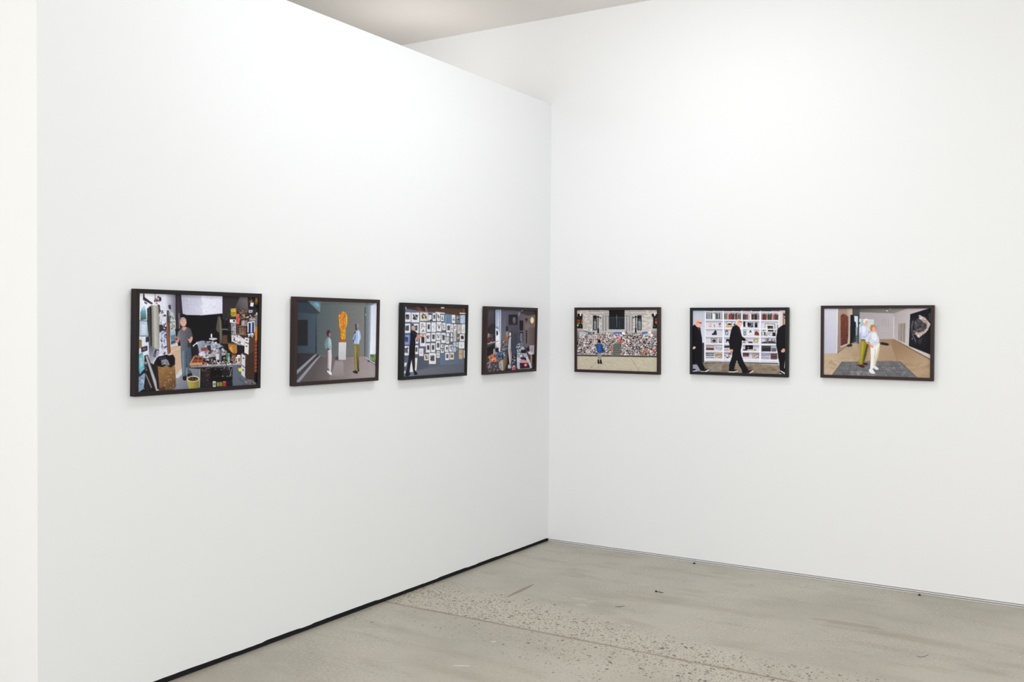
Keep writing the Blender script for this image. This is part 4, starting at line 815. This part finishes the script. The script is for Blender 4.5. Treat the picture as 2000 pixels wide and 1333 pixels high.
def print_couple():
    c = Canvas([(143,155),(1786,120),(1786,1193),(150,1167)], 370, 240, 17)
    P,R,E,L,G,K,N = c.P,c.R,c.E,c.L,c.G,c.K,c.N
    R((168,160,160), 100,80,1850,1300)
    # back room
    G((160,152,156),(176,168,172), 690,300,1210,300, 680,200,1215,210,1215,605,1000,620,680,700)
    G((98,96,92),(130,126,120), 700,160,1230,200, 560,120,1480,120,1215,212,680,205); G((120,116,112),(140,134,130), 1100,140,1420,140, 1000,120,1460,120,1215,214,1180,214)
    P((150,144,142), 680,205,1215,212,1215,222,680,214,a=.6); E((250,250,250),1106,176,9,9); E((236,236,240),1150,145,7,7); L((90,90,90),4,1106,165,1140,140)
    P((190,208,208), 686,310,905,315,905,500,686,470); P((160,186,190), 720,318,760,318,760,460,700,440); L((214,220,220),6, 686,312,905,317,905,500)
    # relief patterns on back wall
    for x in (1040,1066,1098,1130): L((150,146,148),5, x,300,x,430)
    for x in (1020,1056,1084,1120): L((190,186,188),4, x,400,x-6,500)
    for (cx,cy) in ((1010,520),(1050,510),(1090,520),(1020,570),(1060,580),(1100,560),(1046,605),(1080,610)): E((190,190,188),cx,cy,20,24,a=.5); E((164,158,160),cx,cy,13,16)
    # right wall
    G((168,158,158),(190,182,184), 1215,300,1500,400, 1215,214,1460,120,1790,110,1790,840,1440,710,1215,608)
    P((206,202,206), 1204,270,1222,270,1222,600,1204,600,a=.7)
    P((150,140,132), 1284,372,1392,352,1388,660,1282,618)
    for x in (1296,1318,1340,1364,1384): L((110,100,96),5, x,368,x-2,650-(1384-x)*.3)
    L((196,190,186),4,1308,368,1308,640); L((196,190,186),4,1352,360,1350,650)
    L((206,200,200),8, 1222,610,1440,712,1786,850,1786,870); 
    # floor
    G((150,124,98),(196,176,150), 900,620,300,1150, 140,842,352,838,520,690,680,660,1000,610,1210,604,1440,712,1790,905,1790,1250,140,1250)
    G((140,112,84),(186,160,130), 1300,680,1500,1000, 1180,610,1300,640,1790,920,1790,1200,1500,1200,1200,800,a=.6)
    G((206,192,176),(150,128,104), 600,680,600,860, 600,690,660,690,680,880,580,880,a=.35); G((216,200,180),(200,182,158),900,720,1000,900, 860,700,1180,700,1260,930,820,930,a=.25); K([(206,184,156),(160,136,108),(130,106,84)],120,40, 160,860,1780,940,1780,1180,160,1160,asp=2,a=.15)
    P((196,186,180), 1442,712,1790,850,1790,905,1442,735); P((120,100,84), 1200,604,1220,606,1790,900,1790,925,1440,738)
    P((40,32,34), 1004,662,1050,655,1130,672,1144,690,1130,706,1080,702,1020,690)
    # black artwork on right
    P((20,20,26), 1462,222,1780,118,1786,118,1786,834,1446,706)
    G((34,34,44),(16,16,20), 1500,400,1780,700, 1470,300,1786,250,1786,830,1450,700,a=.6)
    P((110,100,104), 1520,400,1560,300,1600,260,1660,260,1740,340,1770,360,1740,450,1680,520,1640,560,1600,570,1560,500,1530,440,a=.5)
    P((206,190,182), 1590,232,1620,236,1650,262,1690,276,1740,330,1776,370,1756,400,1740,450,1700,500,1650,530,1600,580,1580,570,1550,530,1540,500,1600,500,1660,480,1720,430,1720,380,1660,340,1640,300,1600,290)
    K([(226,206,194),(150,130,126),(90,80,84),(196,176,168)],110,17, 1585,235,1700,270,1770,370,1730,460,1640,545,1560,530,1600,500,1700,440,1710,370,1640,320,1600,290,a=.7)
    K([(60,54,58),(30,28,34),(120,108,108)],70,20, 1500,340,1580,310,1700,360,1710,420,1640,480,1540,480,a=.5); K([(180,160,152),(110,100,100)],40,12,1500,460,1600,500,1600,540,1520,530,a=.6)
    P((96,96,108), 1478,400,1490,330,1516,310,1500,400,1496,500,1530,570,1556,620,1552,670,1530,610,1490,540,a=.8); P((70,68,78), 1600,600,1650,570,1640,640,1600,680,1590,640,a=.5); P((60,64,76), 1740,210,1780,190,1780,330,1750,310,a=.8); E((150,140,140),1498,596,8,10); K([(90,84,90)],30,8,1500,600,1700,560,1690,690,1520,680,a=.4)
    # left: white wall, column, relief, doorway
    G((206,204,216),(188,188,204), 150,200,150,840, 140,130,360,150,354,836,143,842); P((226,224,230), 346,150,360,150,356,834,346,836); 
    G((160,136,126),(146,126,118), 370,200,540,700, 360,150,530,150,545,690,480,710,356,834); P((190,170,156), 530,150,580,155,575,240,550,250,548,690,530,700,510,690,528,500)
    P((176,156,146),495,158,530,155,530,280,500,250)
    G((108,58,46),(84,46,38), 400,300,520,700, 402,260,430,236,462,238,506,266,516,300,520,560,512,680,460,716,410,724,404,500); K([(140,80,64),(66,34,30),(120,66,52)],240,8, 406,262,460,245,512,280,516,670,460,710,408,716,a=.7); P((200,184,170), 404,728,510,684,512,700,406,748)
    P((60,58,56), 470,740,480,725,540,690,545,700); P((90,70,56),350,836,490,720,500,724,362,836)
    P((74,74,68), 580,150,690,150,690,310,670,280,640,250,580,250); G((34,40,44),(46,58,58), 560,300,670,600, 550,248,680,250,684,690,640,660,548,690)
    P((206,210,226), 608,262,666,266,664,440,640,440,634,360,612,344); P((140,160,166), 632,440,664,430,660,560,636,560); P((22,26,30), 550,250,606,250,612,350,628,360,628,520,600,640,560,690,548,690); P((120,124,120), 640,560,664,560,668,690,640,680,a=.6)
    P((50,42,36), 500,710,560,684,585,700,575,730,510,736); P((196,150,60), 680,350,704,356,706,376,684,372); P((56,70,40),682,360,700,364,694,390,684,386)
    # rug
    P((106,106,110), 432,960,700,955,850,945,1310,942,1586,1190,1400,1195,286,1162)
    K([(136,134,138),(98,98,106),(146,138,134),(90,94,102),(122,114,116)],260,24, 440,965,1305,948,1570,1185,300,1158,asp=1.6,a=.4)
    for a in ((400,1020,1390,1012),(350,1090,1470,1086)): L((74,74,80),6,*a,a=.8)
    for a in ((570,962,520,1165),(660,960,650,1170),(850,950,850,1000),(1040,950,1140,1180),(1190,948,1350,1185),(760,1080,720,1170),(560,1030,500,1160)): L((74,74,80),6,*a,a=.7)
    K([(164,160,164),(150,144,140)],60,20, 560,1100,960,1100,960,1165,540,1160,a=.35); L((60,58,62),5, 432,960,286,1162); L((60,58,62),5,1310,942,1586,1190)
    # man
    P((70,28,32), 676,1000,720,990,776,1020,776,1046,740,1048,690,1030,674,1012); P((60,30,34), 742,972,790,970,826,984,820,1006,770,1006,742,992)
    P((140,130,38), 718,630,832,640,838,700,810,790,800,860,770,960,748,976,742,1000,700,1004,680,990,700,900,706,780,712,700); P((82,74,30), 800,690,836,690,812,790,800,860,770,960,748,970,760,860,780,780); P((168,156,54), 726,650,760,650,756,790,720,960,700,980,714,860)
    P((50,40,34), 718,614,790,622,792,634,718,628)
    P((204,210,232), 690,450,720,420,752,398,800,416,826,440,828,520,800,560,796,620,718,614,700,560,684,520); P((176,184,212), 690,520,716,500,730,570,790,560,790,600,720,600,700,560); P((224,228,242), 730,420,770,420,790,470,760,540,736,500); L((160,168,200),4, 790,440,800,560)
    P((224,176,158), 758,380,800,390,806,412,786,424,764,404); E((226,176,156),787,352,33,46); P((236,228,220), 748,350,754,318,780,302,812,308,822,336,800,326,776,330,770,366,758,378)
    L((120,80,70),4,786,348,798,348); L((120,80,70),4,806,348,816,349); L((170,110,96),4,790,380,812,380); L((200,146,126),4,804,354,808,368)
    # woman
    P((226,226,232), 842,1066,880,1058,910,1080,936,1120,932,1138,880,1134,842,1108); P((222,222,228), 918,1020,944,1016,986,1052,990,1070,960,1078,926,1060)
    P((232,228,224), 862,740,876,700,1000,660,1002,730,980,860,950,960,936,1020,920,1030,912,1060,880,1066,860,1058,870,900); P((206,196,150), 980,740,1000,700,1000,770,976,880,948,960,932,1020,924,1012,944,880); P((206,202,200), 930,760,942,760,944,880,920,1010,910,1040,914,900)
    P((206,212,224), 826,530,866,494,950,496,962,540,990,600,996,650,985,680,960,700,930,720,866,716,860,690,840,650,800,660,780,640,788,610); P((186,194,208), 826,600,860,560,870,600,850,650,820,655); P((224,228,236), 880,520,940,520,960,600,930,640,880,600); K([(180,190,204)],14,14,860,660,980,650,960,700,880,710,a=.4)
    P((220,170,160),850,510,868,494,900,500,880,516,a=.6); P((226,150,140),930,500,955,510,950,525,930,515,a=.5)
    P((222,150,126), 786,640,806,650,860,690,890,706,910,726,906,742,880,742,840,700,800,670); P((226,160,136), 972,654,990,650,994,672,976,676)
    P((226,166,140), 884,480,924,480,926,498,904,504,884,496); P((176,112,64), 850,450,858,404,890,390,926,400,944,430,944,470,926,480,930,440,900,430,890,470,880,496,862,484); E((236,168,142),910,456,27,34); P((190,124,70), 866,410,900,396,936,410,942,440,910,426,884,440,876,480,864,470)
    L((110,70,60),4,898,448,908,448); L((110,70,60),4,920,448,930,448); L((200,80,80),5,902,474,924,473)
    N(.025, 100,80,1850,80,1850,1300,100,1300)
    return c.points()


# ------------------------------------------------------------ framed photographs
PGAIN = 1.02
PRINTM, nt, b = new_mat('photographic_paper')
at = nd(nt, 'ShaderNodeAttribute'); at.attribute_name = 'Col'
gm = nd(nt, 'ShaderNodeVectorMath', operation='SCALE'); nt.links.new(at.outputs['Color'], gm.inputs[0]); gm.inputs['Scale'].default_value = PGAIN
nt.links.new(gm.outputs[0], b.inputs['Base Color'])
b.inputs['Roughness'].default_value = 0.55; b.inputs['Specular IOR Level'].default_value = 0.12

def grid_print(name, w, h, rgbpts, y, parent):
    gh, gw = rgbpts.shape[:2]
    xs = np.linspace(-w/2, w/2, gw); zs = np.linspace(h/2, -h/2, gh)
    X, Z = np.meshgrid(xs, zs); co = np.stack([X, np.full_like(X, y), Z], -1).reshape(-1, 3)
    idx = np.arange(gh*gw).reshape(gh, gw)
    f = np.stack([idx[:-1,:-1], idx[1:,:-1], idx[1:,1:], idx[:-1,1:]], -1).reshape(-1, 4)
    me = bpy.data.meshes.new(name)
    me.vertices.add(len(co)); me.vertices.foreach_set('co', co.ravel())
    me.loops.add(f.size); me.loops.foreach_set('vertex_index', f.ravel())
    me.polygons.add(len(f)); me.polygons.foreach_set('loop_start', np.arange(0, f.size, 4)); me.polygons.foreach_set('loop_total', np.full(len(f), 4))
    me.update(calc_edges=True)
    ca = me.color_attributes.new('Col', 'FLOAT_COLOR', 'POINT')
    ca.data.foreach_set('color', np.concatenate([rgbpts.reshape(-1, 3), np.ones((gh*gw, 1))], 1).ravel())
    me.materials.append(PRINTM)
    o = bpy.data.objects.new(name, me); COL.objects.link(o); o.parent = parent
    return o

DEP, FW = 0.030, 0.0180      # frame depth, moulding width
def picture(label, side, s, wd, h, zc, mat, fn, lean):
    """side 'L' hangs on the partition, 'B' on the back wall; local frame: x along, -y out of the wall, z up; origin at wall, bottom edge"""
    root = bpy.data.objects.new('framed_photograph', None); COL.objects.link(root); root.empty_display_size = 0.1
    if side == 'L':
        root.location = (0.0004, -s, zc-h/2); rz = math.radians(90)
    else:
        root.location = (s, -0.0004, zc-h/2); rz = 0.0
    root.rotation_mode = 'XYZ'; root.rotation_euler = (lean, 0, rz)
    root['label'] = label; root['category'] = 'picture'; root['group'] = 'framed photographs hung in a row at eye level'
    # moulding: four mitred rails swept as one frame with a small rabbet lip
    prof = [(0.0, 0.0), (0.0, -DEP), (FW, -DEP), (FW, -DEP+0.0075), (FW-0.004, -DEP+0.0075), (FW-0.004, 0.0)]
    bm = bmesh.new(); rings = []
    for (ins, yy) in prof:
        a, t = wd/2-ins, h/2-ins
        rings.append([bm.verts.new((x, yy, z+h/2)) for x, z in ((-a,-t),(a,-t),(a,t),(-a,t))])
    for i in range(len(prof)):
        r0, r1 = rings[i], rings[(i+1) % len(prof)]
        for k in range(4):
            bm.faces.new((r0[k], r0[(k+1)%4], r1[(k+1)%4], r1[k]))
    bmesh.ops.recalc_face_normals(bm, faces=bm.faces)
    mesh_obj('frame', bm, mat, root, 0.0007)
    bm = bmesh.new(); box(bm, -wd/2+FW-0.003, wd/2-FW+0.003, -DEP+0.0095, -0.004, FW-0.003, h-FW+0.003)
    mesh_obj('backing_board', bm, BOARD, root)
    p = grid_print('photo_print', wd-2*FW+0.004, h-2*FW+0.004, fn(), -DEP+0.0085, root); p.location = (0, 0, h/2)
    return root
LNL, LNB = 0.0193, 0.0178
ZB = 0.010
data = [
 ('black-framed colour photograph of a grey-haired man standing in a cluttered artist studio', 'L', 3.0611, .6731, .4313, 1.4174, ESPRESSO, print_studio),
 ('brown-framed photograph of two people looking at a yellow sculpture on a white plinth', 'L', 2.198, .6258, .4277, 1.4123, BROWN, print_sculpture),
 ('black-framed photograph of a person in black reaching to a wall of small pictures', 'L', 1.3715, .6295, .4248, 1.4033, BLACK, print_picture_wall),
 ('brown-framed dark photograph of a dim crowded studio, hung nearest the corner on the left wall', 'L', 0.5445, .6267, .4255, 1.3991, BROWN, print_dim_studio),
 ('brown-framed photograph of a person in blue before stone steps heaped with soft toys', 'B', 0.5222, .622, .4377, 1.399, BROWN, print_steps),
 ('black-framed photograph of men in black walking past white bookshelves', 'B', 1.3532, .6249, .4229, 1.4022, BLACK, print_bookshelf),
 ('brown-framed photograph of a man in green trousers and a woman in white embracing', 'B', 2.1695, .622, .4257, 1.4102, BROWN, print_couple),
]
for (lab, sd, s, wd, h, zc, mt, fn) in data:
    picture(lab, sd, s, wd, h, zc+ZB, mt, fn, LNL if sd == 'L' else LNB)


# ------------------------------------------------------------ small things lying on the floor
DARKM = paint_mat('dark_grit', rgb(52, 48, 44), 0.8)
METM = paint_mat('dull_steel', rgb(70, 70, 68), 0.45)
def tag(o, label, cat, group=None):
    o['label'] = label; o['category'] = cat
    if group: o['group'] = group
def thread(name, pts, rad, mat, taper=True):
    bm = bmesh.new(); P = [Vector(p) for p in pts]
    # Catmull-Rom resample
    Q = []
    for i in range(len(P)-1):
        p0 = P[max(i-1,0)]; p1 = P[i]; p2 = P[i+1]; p3 = P[min(i+2,len(P)-1)]
        for k in range(8):
            t = k/8; Q.append(0.5*((2*p1)+(p2-p0)*t+(2*p0-5*p1+4*p2-p3)*t*t+(3*p1-p0-3*p2+p3)*t*t*t))
    Q.append(P[-1]); prev = None
    for i, q in enumerate(Q):
        d = (Q[min(i+1,len(Q)-1)]-Q[max(i-1,0)]).normalized(); sx = d.cross(Vector((0,0,1))).normalized(); sz = sx.cross(d)
        r = rad*(1-0.55*abs(2*i/(len(Q)-1)-1)**2 if taper else 1)
        ring = [bm.verts.new(q+sx*r*math.cos(a)+sz*r*math.sin(a)) for a in [k*math.pi/3 for k in range(6)]]
        if prev:
            for k in range(6): bm.faces.new((prev[k], prev[(k+1)%6], ring[(k+1)%6], ring[k]))
        else: bm.faces.new(ring[::-1])
        prev = ring
    bm.faces.new(prev); bmesh.ops.recalc_face_normals(bm, faces=bm.faces)
    return mesh_obj(name, bm, mat)
t_ = thread('fibre', [(1.085,-1.185,.0012),(1.100,-1.176,.0012),(1.115,-1.160,.0014),(1.124,-1.142,.0012)], .0011, DARKM)
tag(t_, 'short curved dark fibre lying on the concrete beside the speckled band', 'fibre')
t_ = thread('fibre', [(2.588,-1.139,.001),(2.600,-1.146,.001),(2.616,-1.139,.001),(2.628,-1.115,.001),(2.633,-1.085,.001)], .0008, METM)
tag(t_, 'thin pale grey curved fibre on the concrete at right, below the couple picture', 'fibre')
# screw-like bit: round head with a thin shank
root = bpy.data.objects.new('dropped_screw', None); COL.objects.link(root); root.location = (1.152, -0.792, 0); root.rotation_euler = (0, 0, 0.10)
tag(root, 'small dark screw lying on the concrete in the middle of the floor', 'screw')
bm = bmesh.new(); bmesh.ops.create_uvsphere(bm, u_segments=12, v_segments=8, radius=0.0065)
for v in bm.verts: v.co.z = v.co.z*0.7+0.0045
mesh_obj('screw_head', bm, DARKM, root)
s_ = thread('screw_shank', [(.004,0,.003),(.018,.001,.0025),(.032,-.001,.0022),(.044,0,.002)], .0019, DARKM); s_.parent = root
for x, y, lab in ((1.092, -0.050, 'small dark round floor anchor by the back wall, below the toy steps and bookshelf pictures'), (2.426, -0.048, 'small dark round floor anchor by the back wall, below the couple picture')):
    r_ = bpy.data.objects.new('floor_anchor', None); COL.objects.link(r_); r_.location = (x, y, 0)
    tag(r_, lab, 'floor anchor', 'floor anchors along the back wall')
    bm = bmesh.new(); bmesh.ops.create_cone(bm, cap_ends=True, segments=20, radius1=0.0095, radius2=0.0080, depth=0.003)
    for v in bm.verts: v.co.z += 0.0015
    mesh_obj('washer', bm, METM, r_)
    bm = bmesh.new(); bmesh.ops.create_cone(bm, cap_ends=True, segments=6, radius1=0.0052, radius2=0.0048, depth=0.006)
    for v in bm.verts: v.co.z += 0.006
    mesh_obj('bolt_head', bm, DARKM, r_)
# a crumb of plaster on the floor, lower left
